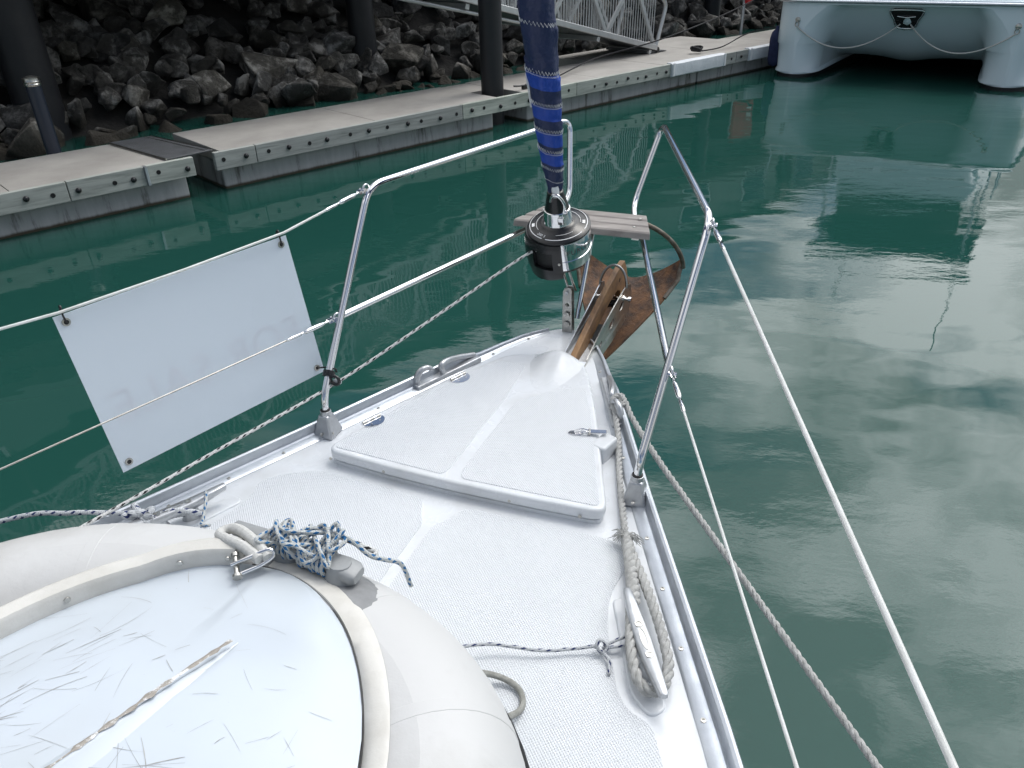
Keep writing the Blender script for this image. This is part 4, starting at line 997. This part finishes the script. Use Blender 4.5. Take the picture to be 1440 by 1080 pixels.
# line guard: black shell with an opening, on the port quarter
aG0, aG1 = math.radians(172), math.radians(291)
V = []; F = []; nA, nH = 30, 10
def solid(i, j):
    a = (i+.5)/nA; h = (j+.5)/nH; return not (.58 < a < .87 and .34 < h < .76) and not (.14 < a < .27 and .35 < h < .65)
idx = {}
def vid(i, j, k):
    if (i, j, k) not in idx:
        a = aG0+(aG1-aG0)*i/nA; h = -.108+.152*j/nH
        bulge_ = .012*math.sin(math.pi*j/nH)**.5; idx[(i, j, k)] = len(V); V.append(Fu(a, (.128+bulge_) if k else .1235, h-(.018*math.sin(math.pi*i/nA) if j == 0 else 0)))
    return idx[(i, j, k)]
for i in range(nA):
    for j in range(nH):
        if not solid(i, j): continue
        for k in (0, 1):
            q4 = (vid(i, j, k), vid(i+1, j, k), vid(i+1, j+1, k), vid(i, j+1, k)); F.append(q4 if k else q4[::-1])
        for (di, dj, e) in ((-1, 0, ((i, j), (i, j+1))), (1, 0, ((i+1, j), (i+1, j+1))), (0, -1, ((i, j), (i+1, j))), (0, 1, ((i, j+1), (i+1, j+1)))):
            a_, b_ = i+di, j+dj
            if a_ < 0 or b_ < 0 or a_ >= nA or b_ >= nH or not solid(a_, b_): F.append((vid(*e[0], 0), vid(*e[1], 0), vid(*e[1], 1), vid(*e[0], 1)))
obj('line_guard', (V, F), black, fd, smooth=35)
obj('guard_back', lathe([(.1225, -.075), (.1225, .030)], DC, FA, 48, FX) if False else arc_strip(.1218, .1218, aG0+.05, aG1-.05, -.078, .034), rubber, fd)
obj('guard_screw', lathe([(.006, 0), (.005, .003), (.001, .004)], Fu(aG1-.09, .140, -.03), (Fu(aG1-.09, 1, 0)-Fu(aG1-.09, 0, 0)), 10), steel, fd)
obj('guard_foot', prism([Fu(math.radians(a), r, -.128) for a, r in ((215, .07), (215, .115), (250, .115), (250, .07))], [Fu(math.radians(a), r, -.10) for a, r in ((212, .06), (212, .125), (255, .125), (255, .06))]), black, fd, bevel=(.004, 2))
# tack shackle
sc = Fu(-1.1, .030, .165)
obj('shackle', tube(catmull([sc+FX*.022+FA*-.035, sc+FX*.026+FA*.0, sc+FX*.012+FA*.04-FY*.01, sc-FX*.012+FA*.04-FY*.01, sc-FX*.026+FA*.0, sc-FX*.022+FA*-.035], 6), .0065, 10), chrome, fd, smooth=60)
obj('shackle_pin', lathe([(.010, 0), (.010, .008), (.006, .008), (.006, .062), (.009, .062), (.009, .07)], sc-FX*.035+FA*-.033, FX, 12), chrome, fd, smooth=40)
obj('neck_lug', box(Fu(-1.0, .052, .105), .022, .018, .030, (FX, FY, FA)), chrome, fd, bevel=(.003, 2))
obj('forestay_fork', join(tube([DC-FA*.115+FX*.012, P0+FX*.016-FA*.02], .006, 10), tube([DC-FA*.115-FX*.012, P0-FX*.016-FA*.02], .006, 10), cyl(DC-FA*.13, DC-FA*.10, .017, 14)), chrome, fd, smooth=50)
# sail
sail = thing('furled_sail', 'headsail furled into a tight roll with navy and royal blue bands', 'sail', Fu(0, 0, .2))
zA = DECK
V = []; F = []; U = []; nA = 40
h0, h1 = .205, 1.75; nh = 220
RT = [(.205, .022), (.24, .027), (.30, .036), (.40, .045), (.52, .050), (.75, .055), (1.1, .062), (1.8, .070)]
def sail_r(a, h): 
    sp_ = (a/TAU+h/.16) % 1.0
    return interp(RT, h)*(1+.10*(sp_-.5))+.0050*noise.noise(Vector((math.cos(a)*2, math.sin(a)*2, h*11)))+.0026*noise.noise(Vector((math.cos(a)*2.4, math.sin(a)*2.4, h*34)))
for i in range(nh+1):
    h = h0+(h1-h0)*i/nh
    for j in range(nA+1):
        a = TAU*j/nA; p = Fu(a, sail_r(a, h), h); V.append(p); U.append((j/nA, p.z-zA-.013*math.cos(a-2.9)))
for i in range(nh):
    for j in range(nA): F.append((i*(nA+1)+j, i*(nA+1)+j+1, (i+1)*(nA+1)+j+1, (i+1)*(nA+1)+j))
obj('rolled_cloth', (V, F, U), sailm, sail, smooth=40)
def stitch(zb, off=.0, amp=.006, n=58, a0=2.6, a1=6.6):
    pts = []
    for i in range(n+1):
        a = a0+(a1-a0)*i/n; z = zb+.013*math.cos(a-2.9)+(amp if i % 2 else -amp)*.5
        h = (z+DECK-DC.z)/FA.z; h -= 0; r = sail_r(a, h); 
        h = (z+DECK-DC.z-(FX*(r*math.cos(a))+FY*(r*math.sin(a))).z)/FA.z; pts.append(Fu(a, sail_r(a, h)+.0014, h))
    return tube(pts, .0010 if n < 50 else .0006, 5)
for zb in (1.262, 1.113, 1.103, 1.008, .998, .917, .907, .841, .831, .772, .722): obj('stitching', stitch(zb, amp=.011, n=38) if zb in (1.262, 1.113, 1.008, .917, .841, .772) else stitch(zb, amp=.003, n=70), whiteprint, sail)
obj('sail_corner', prism([Fu(math.radians(a), interp(RT, h)+.001, h) for a, h in ((196, .60), (214, .545), (222, .615), (200, .66))], [Fu(math.radians(a), interp(RT, h)+.006, h) for a, h in ((196, .60), (214, .545), (222, .615), (200, .66))]), whitep, sail)
obj('tack_webbing', tube([Fu(-1.2, .018, .235), Fu(-1.15, .026, .195)], .014, 8), whitep, sail, smooth=60)

obj('furling_line', tube(resample(catmull([B(-.06, 2.66, .437), B(-.10, 2.595, .432), B(-.33, 2.262, .287), B(-.540, 1.915, .165), B(-.67, 1.46, .155), B(-.80, .985, .150), B(-1.10, .05, .14)], 10), .02), .0052, 10), rope_black, smooth=60,
    label='thin white line with black flecks running aft from the furling drum', cat='rope')

# ================================================================== ANCHOR
an = thing('anchor', 'rusty scoop anchor with roll bar hanging over the bow roller', 'anchor', B(.12, 3.3, -.2))
AC = .118
shk = [(2.56, .004, .034), (2.75, .040, .052), (2.95, .088, .062), (3.12, .135, .066), (3.28, .170, .062), (3.36, .165, .05), (3.385, .10, .06), (3.40, .03, .075)]
V = []; F = []
top = [(2.54, .020), (2.75, .072), (2.91, .108), (3.10, .142), (3.29, .163), (3.36, .162), (3.40, .115), (3.44, .05), (3.475, .0)]
bot = [(2.54, -.03), (2.75, -.01), (2.91, .022), (3.10, .052), (3.24, .058), (3.29, .035), (3.305, -.005), (3.305, -.04), (3.29, -.085)]
n = len(top)
for (tt, bb) in zip(top, bot):
    for (s, z) in (tt, bb):
        for d in (-.013, .013): V.append(B(AC-.012+d, s, z))
for i in range(n-1):
    a = i*4; b = a+4; F += [(a, b, b+1, a+1), (a+2, a+3, b+3, b+2), (a, a+2, b+2, b), (a+1, b+1, b+3, a+3)]
F += [(0, 1, 3, 2), ((n-1)*4, (n-1)*4+2, (n-1)*4+3, (n-1)*4+1)]
obj('shank', (V, F), shankm, an, bevel=(.004, 2))
# fluke: concave delta plate, tip aft and down, heel forward
V = []; F = []; nu, nv = 14, 16
def fluke(u, f, w=0):      # u 0 tip .. 1 heel, f -1..1
    hwid = interp([(0, .012), (.12, .06), (.26, .112), (.55, .195), (.80, .248), (.92, .258), (1.0, .24)], u)
    s = 3.03+.50*u-.055*abs(f)**1.5*max(0, u-.75)/.25; z = -.195+.205*u
    dish = interp([(0, .01), (.25, .055), (.5, .078), (.75, .10), (1, .145)], u)*abs(f)**1.5
    return B(AC+f*hwid, s-.30*w, z+dish-w)
for w_ in (0, .012):
    for i in range(nu+1):
        for j in range(nv+1): V.append(fluke(i/nu, -1+2*j/nv, w_))
m = nv+1; q_ = (nu+1)*m
for i in range(nu):
    for j in range(nv):
        a = i*m+j; F.append((a, a+1, a+m+1, a+m)); F.append((q_+a, q_+a+m, q_+a+m+1, q_+a+1))
for i in range(nu): F.append((i*m, i*m+m, q_+i*m+m, q_+i*m)); F.append((i*m+nv, q_+i*m+nv, q_+i*m+m+nv, i*m+m+nv))
for j in range(nv): F.append((j, q_+j, q_+j+1, j+1)); a = nu*m+j; F.append((a, a+1, q_+a+1, q_+a))
obj('fluke', (V, F), rust, an, smooth=35)
e0, e1 = fluke(.92, 1), fluke(.92, -1); mid = (e0+e1)/2; half = (e0-e1)/2; upv = (Z*.88-BA*.42).normalized()
obj('roll_bar', tube([mid+half*math.cos(a)*1.0+upv*(.27*math.sin(a)) for a in [math.pi*i/30 for i in range(31)]], .011, 12), galv, an, smooth=60)
for f in (-1, 1): obj('heel_rib', tube([fluke(.60, f*.99, .003), fluke(.80, f*.99, .003), fluke(.97, f*.99, .003)], .010, 8), galv, an, smooth=60)
obj('shank_hole', lathe([(.010, 0), (.010, .0015)], B(AC+.0005, 3.27, .10), BN, 12), black, an)

# ================================================================== DINGHY (upside down on the foredeck)
dg_ = thing('dinghy', 'upturned white inflatable dinghy with scratched hull on the foredeck', 'dinghy', B(-.1, 0, 0))
TC, SC_, TA, TLn, TN, TR_ = -.10, .363, .62, .54, 2.5, .18
tp = []
for i in range(12): tp.append((TC-TA-.0, -2.0+(SC_+2.0)*i/12))
for i in range(61):
    a = math.pi-math.pi*i/60; c_, s_ = math.cos(a), math.sin(a)
    tp.append((TC+TA*math.copysign(abs(c_)**(2/TN), c_), SC_+TLn*abs(s_)**(2/TN)))
for i in range(1, 13): tp.append((TC+TA, SC_-(SC_+2.0)*i/12))
TP = [Vector((a, b)) for a, b in tp]
pts = resample([B(p.x, p.y, TR_+.005) for p in TP], .04)
obj('tube', tube(pts, TR_, 40), pvc, dg_, smooth=180)
def tube_dist(t, s):
    best = 9
    for a, b in zip(TP, TP[1:]):
        ab = b-a; L2 = ab.length_squared
        if L2 < 1e-9: continue
        k = max(0, min(1, (Vector((t, s))-a).dot(ab)/L2)); best = min(best, (a+ab*k-Vector((t, s))).length)
    return best
def tube_z(t, s): 
    d = tube_dist(t, s); return TR_+.005+math.sqrt(max(0, TR_*TR_-d*d)) if d < TR_ else .185
HC, HS, HA, HL = -.02, .30, .455, .615
def hull_hw(s): return HA if s < HS else HA*math.sqrt(max(0, 1-((s-HS)/HL)**2))
def keel_t(s): return .05+.27*(max(s, .0)-.7)
rows = [-1.6, -1.0, -.5, -.1, .1, .2, .3, .4, .5, .58, .65, .71, .76, .80, .835, .865, .885, .90, .91, .914]
def hull_z(t, s):
    h_ = max(hull_hw(s), 1e-3); f = abs(t-HC)/h_; ez = max(.345, min(.372, tube_z(HC+h_*math.copysign(1, t-HC), s)))+.004
    kt = keel_t(s); side_ = h_-(kt-HC) if t > kt else h_+(kt-HC)
    v = max(0, 1-abs(t-kt)/max(side_, 1e-3)); hk = interp([(-2, .075), (.3, .07), (.6, .055), (.8, .03), (.914, .0)], s)
    return ez+hk*(v**.8)*.9+.006*math.sin(v*math.pi)
V = []; F = []; nf = 40
for s in rows:
    for j in range(nf+1):
        f = -1+2*j/nf; t = HC+f*hull_hw(s); V.append(B(t, s, hull_z(t, s)))
for i in range(len(rows)-1):
    for j in range(nf): F.append((i*(nf+1)+j, i*(nf+1)+j+1, (i+1)*(nf+1)+j+1, (i+1)*(nf+1)+j))
obj('hull_bottom', (V, F), dhull, dg_, smooth=180)
# keel with worn edge
kp = [i/30 for i in range(31)]; V = []; F = []
KW = [(-.050, -.002), (-.030, .004), (-.008, .013), (-.003, .0165), (.004, .0165), (.012, .0135), (.040, .004), (.062, -.002)]
for k in kp:
    s = -.9+(.72+.9)*k; t = keel_t(s); e = 1 if k < .62 else max(.03, 1-((k-.62)/.38)**1.6)
    for (a, z) in KW: V.append(B(t+a*e, s, hull_z(t+a*e, s)+max(z*min(1, e*1.6), -.002)))
m = len(KW)
for i in range(len(kp)-1):
    for j in range(m-1): F.append((i*m+j, i*m+j+1, (i+1)*m+j+1, (i+1)*m+j))
obj('keel_ridge', (V, F), dhull, dg_, smooth=60)
V = []; F = []; nk = 150
for i in range(nk+1):
    s = -.9+(.71+.9)*i/nk; t = keel_t(s); n1 = noise.noise(Vector((s*22, 0, 3))); n2 = noise.noise(Vector((s*60, 5, 3))); gone = noise.noise(Vector((s*13, 9, 1))) > .28
    wl, wr = (.0015, .0015) if gone else (max(.001, .0075+.007*n1+.005*n2), max(.001, .0035+.004*n2))
    for a in (-wl, -.001, wr): V.append(B(t+a, s, hull_z(t+a, s)+(.0178 if a == -.001 else .0178-abs(a)*.35)))
for i in range(nk):
    for j in range(2): F.append((3*i+j, 3*i+j+1, 3*i+j+4, 3*i+j+3))
obj('worn_keel_edge', (V, F), keelm, dg_)
# scratches worn into the gelcoat
rs = random.Random(21); sg_ = []
def scratch(t, s, ang, ln, w_, curve):
    n = 7; pts = []
    for i in range(n):
        f = i/(n-1)-.5; a = ang+curve*f; pts.append(Vector((t+math.cos(a)*ln*f, s+math.sin(a)*ln*f)))
    V = []; F = []
    for i, p in enumerate(pts):
        d = (pts[min(i+1, n-1)]-pts[max(i-1, 0)]).normalized(); nn = Vector((-d.y, d.x)); ww = w_*(.55+.45*math.sin(math.pi*i/(n-1)))*rs.uniform(.5, 1.2)
        for e in (-1, 1): q = p+nn*e*ww*.5; V.append(B(q.x, q.y, hull_z(q.x, q.y)+.0007))
    for i in range(n-1): F.append((2*i, 2*i+2, 2*i+3, 2*i+1))
    return V, F
for (t, s, sp, n, ang, sa, ln) in ((-.20, .60, .09, 26, .9, .5, .06), (-.30, .50, .06, 22, 1.0, .35, .04), (.12, .42, .075, 44, 2.4, .9, .075), (.15, .36, .05, 24, 1.2, .8, .06), (.20, .58, .10, 16, .8, .8, .025), (-.05, .72, .12, 14, .5, 1.2, .05), (-.18, .44, .06, 16, .8, .3, .05), (.02, .30, .1, 20, 1.0, .9, .06)):
    for _ in range(n):
        tt, ss = t+rs.gauss(0, sp), s+rs.gauss(0, sp*.6)
        if abs(tt-HC) < hull_hw(ss)-.04 and ss < .85: sg_.append(scratch(tt, ss, ang+rs.gauss(0, sa), ln*rs.uniform(.3, 1.9), rs.choice([.0005, .0006, .0006, .0008, .0009, .0016]), rs.gauss(0, .12)))
obj('scratches', join(*sg_), scratchm, dg_, kind='stuff')
# seam tape on the starboard side of the hull
def bnd(a, e=0):            # a: 0 = bow, +-90deg = sides, beyond = straight aft
    if abs(a) <= math.pi/2: 
        n_ = Vector((math.sin(a)/HA, math.cos(a)/HL)).normalized(); p = Vector((HC+HA*math.sin(a), HS+HL*math.cos(a)))+n_*e
    else: p = Vector((HC+math.copysign(HA+e, a), HS-(abs(a)-math.pi/2)*1.0))
    return p
V = []; F = []; na = 60
es = [(.002, .0), (.004, .006), (.020, .0075), (.040, .006), (.048, .001)]
for i in range(na+1):
    a = -.02+(2.6)*i/na
    for (e, z) in es:
        p = bnd(a, e); V.append(B(p.x, p.y, tube_z(p.x, p.y)+z+ (.001 if e < .01 else 0)))
m = len(es)
for i in range(na):
    for j in range(m-1): F.append((i*m+j, i*m+j+1, (i+1)*m+j+1, (i+1)*m+j))
obj('seam_tape', (V, F), strake, dg_, smooth=60)
obj('seam_sealant', tube([B(bnd(-.1+2.7*i/60, .001).x, bnd(-.1+2.7*i/60, .001).y, tube_z(*bnd(-.1+2.7*i/60, .001))+.0050) for i in range(61)], .0014, 6), gasket, dg_, smooth=60)
# thick rubbing strake on the port side
V = []; F = []
pr = [(-.012, .0), (-.010, .036), (-.004, .044), (.022, .048), (.034, .042), (.040, .006)]
for i in range(na+1):
    a = -.16-(2.3)*i/na
    for (e, z) in pr: p = bnd(a, e); V.append(B(p.x, p.y, max(hull_z(*bnd(a, -.012)), tube_z(*p)-.02)+z-.006))
m = len(pr)
for i in range(na):
    for j in range(m-1): F.append((i*m+j, (i+1)*m+j, (i+1)*m+j+1, i*m+j+1))
F.append(tuple(range(m)))
stk = obj('rubbing_strake', (V, F), strake, dg_, smooth=35)
for a in (-.20, -.42, -.85, -1.35):
    p = bnd(a, -.0115); n_ = Vector((-math.sin(a)/HA, -math.cos(a)/HL)).normalized()
    obj('screw', lathe([(.0065, 0), (.006, .0022), (.002, .003)], B(p.x, p.y, hull_z(*bnd(a, -.012))+.018), BN*n_.x+BA*n_.y, 12), steel, stk, smooth=30)
# bow fitting: grey pad with bar handle
hd = thing('bow_handle', None, None, B(.06, .96, .36), parent=dg_)
def tz(t, s, w): return B(t, s, tube_z(t, s)+w)
po = oval(.085, .925, .14, .095, -.12, 28); V = [tz(.085, .930, .006)]; F = []
rings = 6
for r in range(1, rings+1):
    for (a, b) in po: tt = .085+(a-.085)*r/rings; ss = .930+(b-.930)*r/rings; V.append(tz(tt, ss, .006 if r < rings else -.001))
m = len(po)
for j in range(m): F.append((0, 1+j, 1+(j+1) % m))
for r in range(rings-1):
    for j in range(m): a = 1+r*m+j; b = 1+r*m+(j+1) % m; F.append((a, a+m, b+m, b))
obj('pad', (V, F), greypad, hd, smooth=180)
hz = .395
secs = [(-.17, .010, .010), (-.165, .016, .014), (-.08, .017, .014), (.04, .018, .015), (.09, .021, .016), (.135, .027, .017), (.160, .027, .015), (.170, .020, .010)]
V = []; F = []; rn = 16
for (t, w_, hh) in secs:
    for j in range(rn):
        x = TAU*j/rn; c_, s_ = math.cos(x), math.sin(x); V.append(B(t, .965-.10*(t-.05)+w_*math.copysign(abs(c_)**.6, c_), hz-.008+.02*math.cos(t*6)+hh*math.copysign(abs(s_)**.6, s_)-.018))
for i in range(len(secs)-1):
    for j in range(rn): F.append((i*rn+j, i*rn+(j+1) % rn, (i+1)*rn+(j+1) % rn, (i+1)*rn+j))
F.append(tuple(range(rn))); F.append(tuple((len(secs)-1)*rn+j for j in range(rn)))
obj('bar', (V, F), greyp, hd, smooth=40)
for t in (-.02, .125): obj('foot', prism([B(t+a, .955-.1*(t-.05)+b, .34) for a, b in oval(0, 0, .04, .035, n=16)], [B(t+a, .962-.1*(t-.05)+b, .40) for a, b in oval(0, 0, .026, .022, n=16)]), greyp, hd, smooth=40)
# shackle at the strake's end
sh = thing('shackle', None, None, B(-.05, .88, .38), parent=dg_)
obj('bow', tube(catmull([B(-.075, .868, .405), B(-.045, .885, .418), B(-.015, .915, .424), B(-.005, .915, .412), B(-.02, .892, .402), B(-.05, .862, .394)], 6), .0042, 10), chrome, sh, smooth=60)
obj('pin', lathe([(.010, 0), (.010, .006), (.006, .006), (.006, .05), (.009, .05), (.009, .058)], B(-.05, .852, .392), (BN*-.6+BA*.7+Z*.25), 12), steel, sh, smooth=40)
# overlapped fabric seams and the rubbing strip on the tube
def ring_at(i, w_):
    fr = frames(pts)[i]; c_ = pts[i]; V = []; F = []; n = 40
    for k, (dx, rr_) in enumerate(((-w_, -.0006), (-w_*.9, .0007), (w_*.9, .0007), (w_, -.0006))):
        for j in range(n): a = TAU*j/n; V.append(c_+fr[0]*dx+(fr[1]*math.cos(a)+fr[2]*math.sin(a))*(TR_+rr_))
    for k in range(3):
        for j in range(n): F.append((k*n+j, k*n+(j+1) % n, (k+1)*n+(j+1) % n, (k+1)*n+j))
    return V, F
pts = resample([B(p.x, p.y, TR_+.005) for p in TP], .04)
mid_i = len(pts)//2
for di in (-17, -9, 7, 14, 24): obj('fabric_seam', ring_at(mid_i+di, .014), pvc, dg_, smooth=20)
fr_ = frames(pts); outp = []
for p, f3 in zip(pts, fr_):
    h_ = Vector((f3[0].y, -f3[0].x, 0)).normalized(); outp.append(p+(h_ if h_.dot(p-B(TC, -.5, 0)) > 0 else -h_)*(TR_-.002)-Z*.012)
obj('rubbing_strip', tube(outp, .013, 8), rubber, dg_, smooth=60)
# grab rope on the tube's side
obj('grab_rope', tube(catmull([B(.34, 1.03, .08), B(.405, 1.085, .025), B(.463, 1.078, .012), B(.485, 1.03, .012), B(.46, .95, .06)], 8), .0072, 10), grabrope, dg_, smooth=60)

# ================================================================== ROPES ON THE FOREDECK
# thick white loop at the dinghy's bow
obj('painter_loop', tube(resample(catmull([B(-.01, .905, .412), B(-.06, .93, .418), B(-.12, .955, .412), B(-.155, .962, .40), B(-.168, .945, .398), B(-.145, .927, .408), B(-.08, .912, .416), B(-.02, .892, .414)], 8), .008), .0112, 12), whiterope, smooth=60, label='thick soft white rope loop shackled to the dinghy\'s bow', cat='rope')
# blue flecked lashing wound round the bar handle
def wraps(t0, t1, turns, r, ph=0, ov=.0):
    pts = []; n = int(turns*12); rw = random.Random(int(t0*1000)+5)
    jit = [rw.uniform(-.004, .004) for _ in range(n+3)]
    for i in range(n+1):
        f = i/n; t = t0+(t1-t0)*f+jit[i]*.6; a = TAU*turns*f+ph
        pts.append(B(t, .965-.10*(t-.05)+(r+ov+jit[i])*math.cos(a), hz-.008+.02*math.cos(t*6)-.018+(r*.92+ov+jit[i+1])*math.sin(a)))
    return pts
ls = thing('lashing_rope', 'white rope with blue flecks wound round the dinghy\'s grey bow handle', 'rope', B(.02, .96, .40))
obj('turns', tube(resample(catmull(wraps(-.055, .016, 5.4, .025), 3), .006), .0049, 8), rope_blue, ls, smooth=60)
obj('turns', tube(resample(catmull(wraps(.030, .098, 6.6, .028, 1.0), 3), .006), .0049, 8), rope_blue, ls, smooth=60)
obj('crossing_turns', tube(resample(catmull([B(-.06, .995, .40), B(-.045, .985, .435), B(-.02, .955, .438), B(.01, .945, .428), B(.03, .985, .436), B(.06, 1.0, .430), B(.085, .985, .438), B(.105, .955, .425), B(.12, .99, .425), B(.09, 1.005, .425), B(.04, .975, .437), B(.0, .96, .442), B(-.035, .975, .436)], 8), .006), .0049, 8), rope_blue, ls, smooth=60)
rl_ = random.Random(8); lo = []
for i in range(22):
    a = i*1.9; lo.append(B(.025+.075*math.sin(i*.83)+rl_.uniform(-.015, .015), .968+.040*math.cos(a)+rl_.uniform(-.008, .008), .418+.024*math.sin(a*1.4)+rl_.uniform(-.004, .010)))
obj('loose_turns', tube(resample(catmull(lo, 7), .006), .0047, 8), rope_blue, ls, smooth=60)
obj('tail', tube(resample(catmull([B(.07, .99, .425), B(.12, 1.0, .425), B(.165, 1.005, .388), B(.185, 1.03, .36), B(.20, 1.065, .32), B(.205, 1.085, .24)], 8), .006), .0052, 8), rope_blue, ls, smooth=60)
obj('loose_end', tube(resample(catmull([B(.10, 1.0, .425), B(.14, 1.025, .385), B(.16, 1.035, .37), B(.165, 1.02, .372)], 8), .006), .006, 8), rope_black, ls, smooth=60)
# line from under the dinghy to the starboard cleat
dl = thing('tie_down_line', 'thin blue flecked line knotted between the dinghy and the starboard cleat', 'rope', B(.5, 1.2, 0))
obj('line', tube(resample(catmull([B(.28, 1.10, .05), B(.36, 1.157, .035), B(.47, 1.19, .022), B(.54, 1.222, .02), B(.60, 1.25, .026)], 8), .008), .0042, 8), rope_navy, dl, smooth=60)
obj('knot', tube(resample(catmull([B(.592, 1.246, .018), B(.600, 1.262, .034), B(.615, 1.262, .020), B(.612, 1.244, .012), B(.598, 1.242, .030), B(.604, 1.256, .040), B(.622, 1.252, .030), B(.616, 1.238, .018)], 6), .004), .0042, 8), rope_navy, dl, smooth=60)
obj('loop', tube(resample(catmull([B(.612, 1.256, .024), B(.645, 1.292, .024), B(.672, 1.318, .022), B(.685, 1.31, .018), B(.668, 1.286, .018), B(.61, 1.25, .020)], 8), .006), .0042, 8), rope_navy, dl, smooth=60)
obj('tail', tube(resample(catmull([B(.610, 1.244, .02), B(.632, 1.228, .014), B(.640, 1.205, .009), B(.642, 1.192, .008)], 8), .006), .0044, 8), rope_navy, dl, smooth=60)
# three-strand mooring rope with eye splice on the starboard cleat
mr = thing('three_strand_rope', 'grey three-strand rope spliced round the starboard cleat and led over the side', 'rope', B(.55, 1.7, 0))
obj('standing_part', rope3(catmull([B(.566, 1.645, .028), B(.515, 1.80, .018), B(.462, 1.97, .018), B(.420, 2.12, .022), B(.378, 2.235, .040), B(.352, 2.300, .055), B(.360, 2.325, .060), B(.392, 2.310, .052), B(.44, 2.245, .024), B(.58, 2.092, -.035)]+[B(.58+.702*k, 2.092-.692*k, -.035-.265*k) for k in (.33, .66, 1.0, 1.6, 2.3)], 10), .0108), threestrand, mr, smooth=60)
eye = [B(.570, 1.640, .028), B(.600, 1.545, .030), B(.632, 1.440, .036), B(.655, 1.340, .046), B(.680, 1.245, .047), B(.712, 1.178, .040), B(.745, 1.158, .034), B(.770, 1.178, .038), B(.770, 1.235, .043), B(.746, 1.300, .045), B(.708, 1.380, .045), B(.662, 1.470, .040), B(.612, 1.560, .032), B(.572, 1.635, .030)]
obj('eye', rope3(catmull(eye, 8), .0135), threestrand, mr, smooth=60)
obj('splice', rope3(catmull([B(.568, 1.642, .030), B(.590, 1.585, .032), B(.618, 1.500, .036), B(.640, 1.43, .042), B(.652, 1.385, .044)], 8), .0175, pitch=.075), threestrand, mr, smooth=60)
obj('chock_wrap', rope3(catmull([B(.372, 2.250, .040), B(.352, 2.305, .058), B(.372, 2.330, .062), B(.392, 2.300, .052), B(.372, 2.262, .046), B(.350, 2.285, .036)], 8), .0105), threestrand, mr, smooth=60)
def fray(c_, n, ln, seed, spread=1.0, bias=(0, 0)):
    rf = random.Random(seed); gs = []
    for i in range(n):
        a = rf.uniform(0, TAU); l_ = ln*rf.uniform(.5, 1.1); d = BN*(math.cos(a)*spread+bias[0])+BA*(math.sin(a)*.6+bias[1]); z = rf.uniform(-.2, .9)
        p0 = Vector(c_)+d*.006; p1 = p0+d*l_*.55+Z*(z*l_*.45); p2 = p0+d*l_+Z*(z*l_*.25-.012)
        gs.append(tube([p0, p0.lerp(p1, .5)+Z*.003, p1, p2], [.0016, .0015, .0013, .0007], 5))
    return join(*gs)
obj('frayed_ends', fray(B(.568, 1.640, .034), 70, .045, 4), threestrand, mr, smooth=60)
obj('frayed_ends', fray(B(.372, 2.295, .058), 40, .026, 9), threestrand, mr, smooth=60)
# port mooring line with its knot
ml = thing('port_mooring_line', 'white line with dark blue flecks knotted beside the port cleat', 'rope', B(-.75, 1.2, 0))
obj('line', tube(resample(catmull([B(-2.6, .45, -.45), B(-1.9, .75, -.20), B(-1.19, 1.07, .03), B(-.98, 1.15, .062), B(-.80, 1.215, .06)], 10), .01), .0075, 10), rope_navy, ml, smooth=60)
rk = random.Random(12); kc = (-.765, 1.215, .05); kn = []
for i in range(17):
    a = i*2.05; kn.append(B(kc[0]+.048*math.cos(a)+rk.uniform(-.012, .012), kc[1]+.024*math.sin(a*1.3)+rk.uniform(-.01, .01), kc[2]+.022*math.sin(a*1.7)+.012))
obj('knot', tube(resample(catmull(kn, 7), .006), .0100, 10), rope_navy, ml, smooth=60)
obj('loop', tube(resample(catmull([B(-.74, 1.225, .055), B(-.70, 1.265, .06), B(-.655, 1.29, .05), B(-.64, 1.31, .03), B(-.655, 1.325, .02), B(-.70, 1.285, .03), B(-.75, 1.235, .04)], 8), .008), .0085, 10), rope_navy, ml, smooth=60)
tl = obj('cleat_tie', tube(resample(catmull([B(-.655, 1.36, .07), B(-.63, 1.335, .075), B(-.60, 1.275, .045), B(-.585, 1.255, .05), B(-.575, 1.27, .038), B(-.592, 1.268, .03), B(-.58, 1.245, .04), B(-.545, 1.235, .02), B(-.52, 1.24, .014)], 8), .006), .0052, 8), rope_blue, smooth=60, label='short thin blue flecked cord tied to the port cleat', cat='rope')
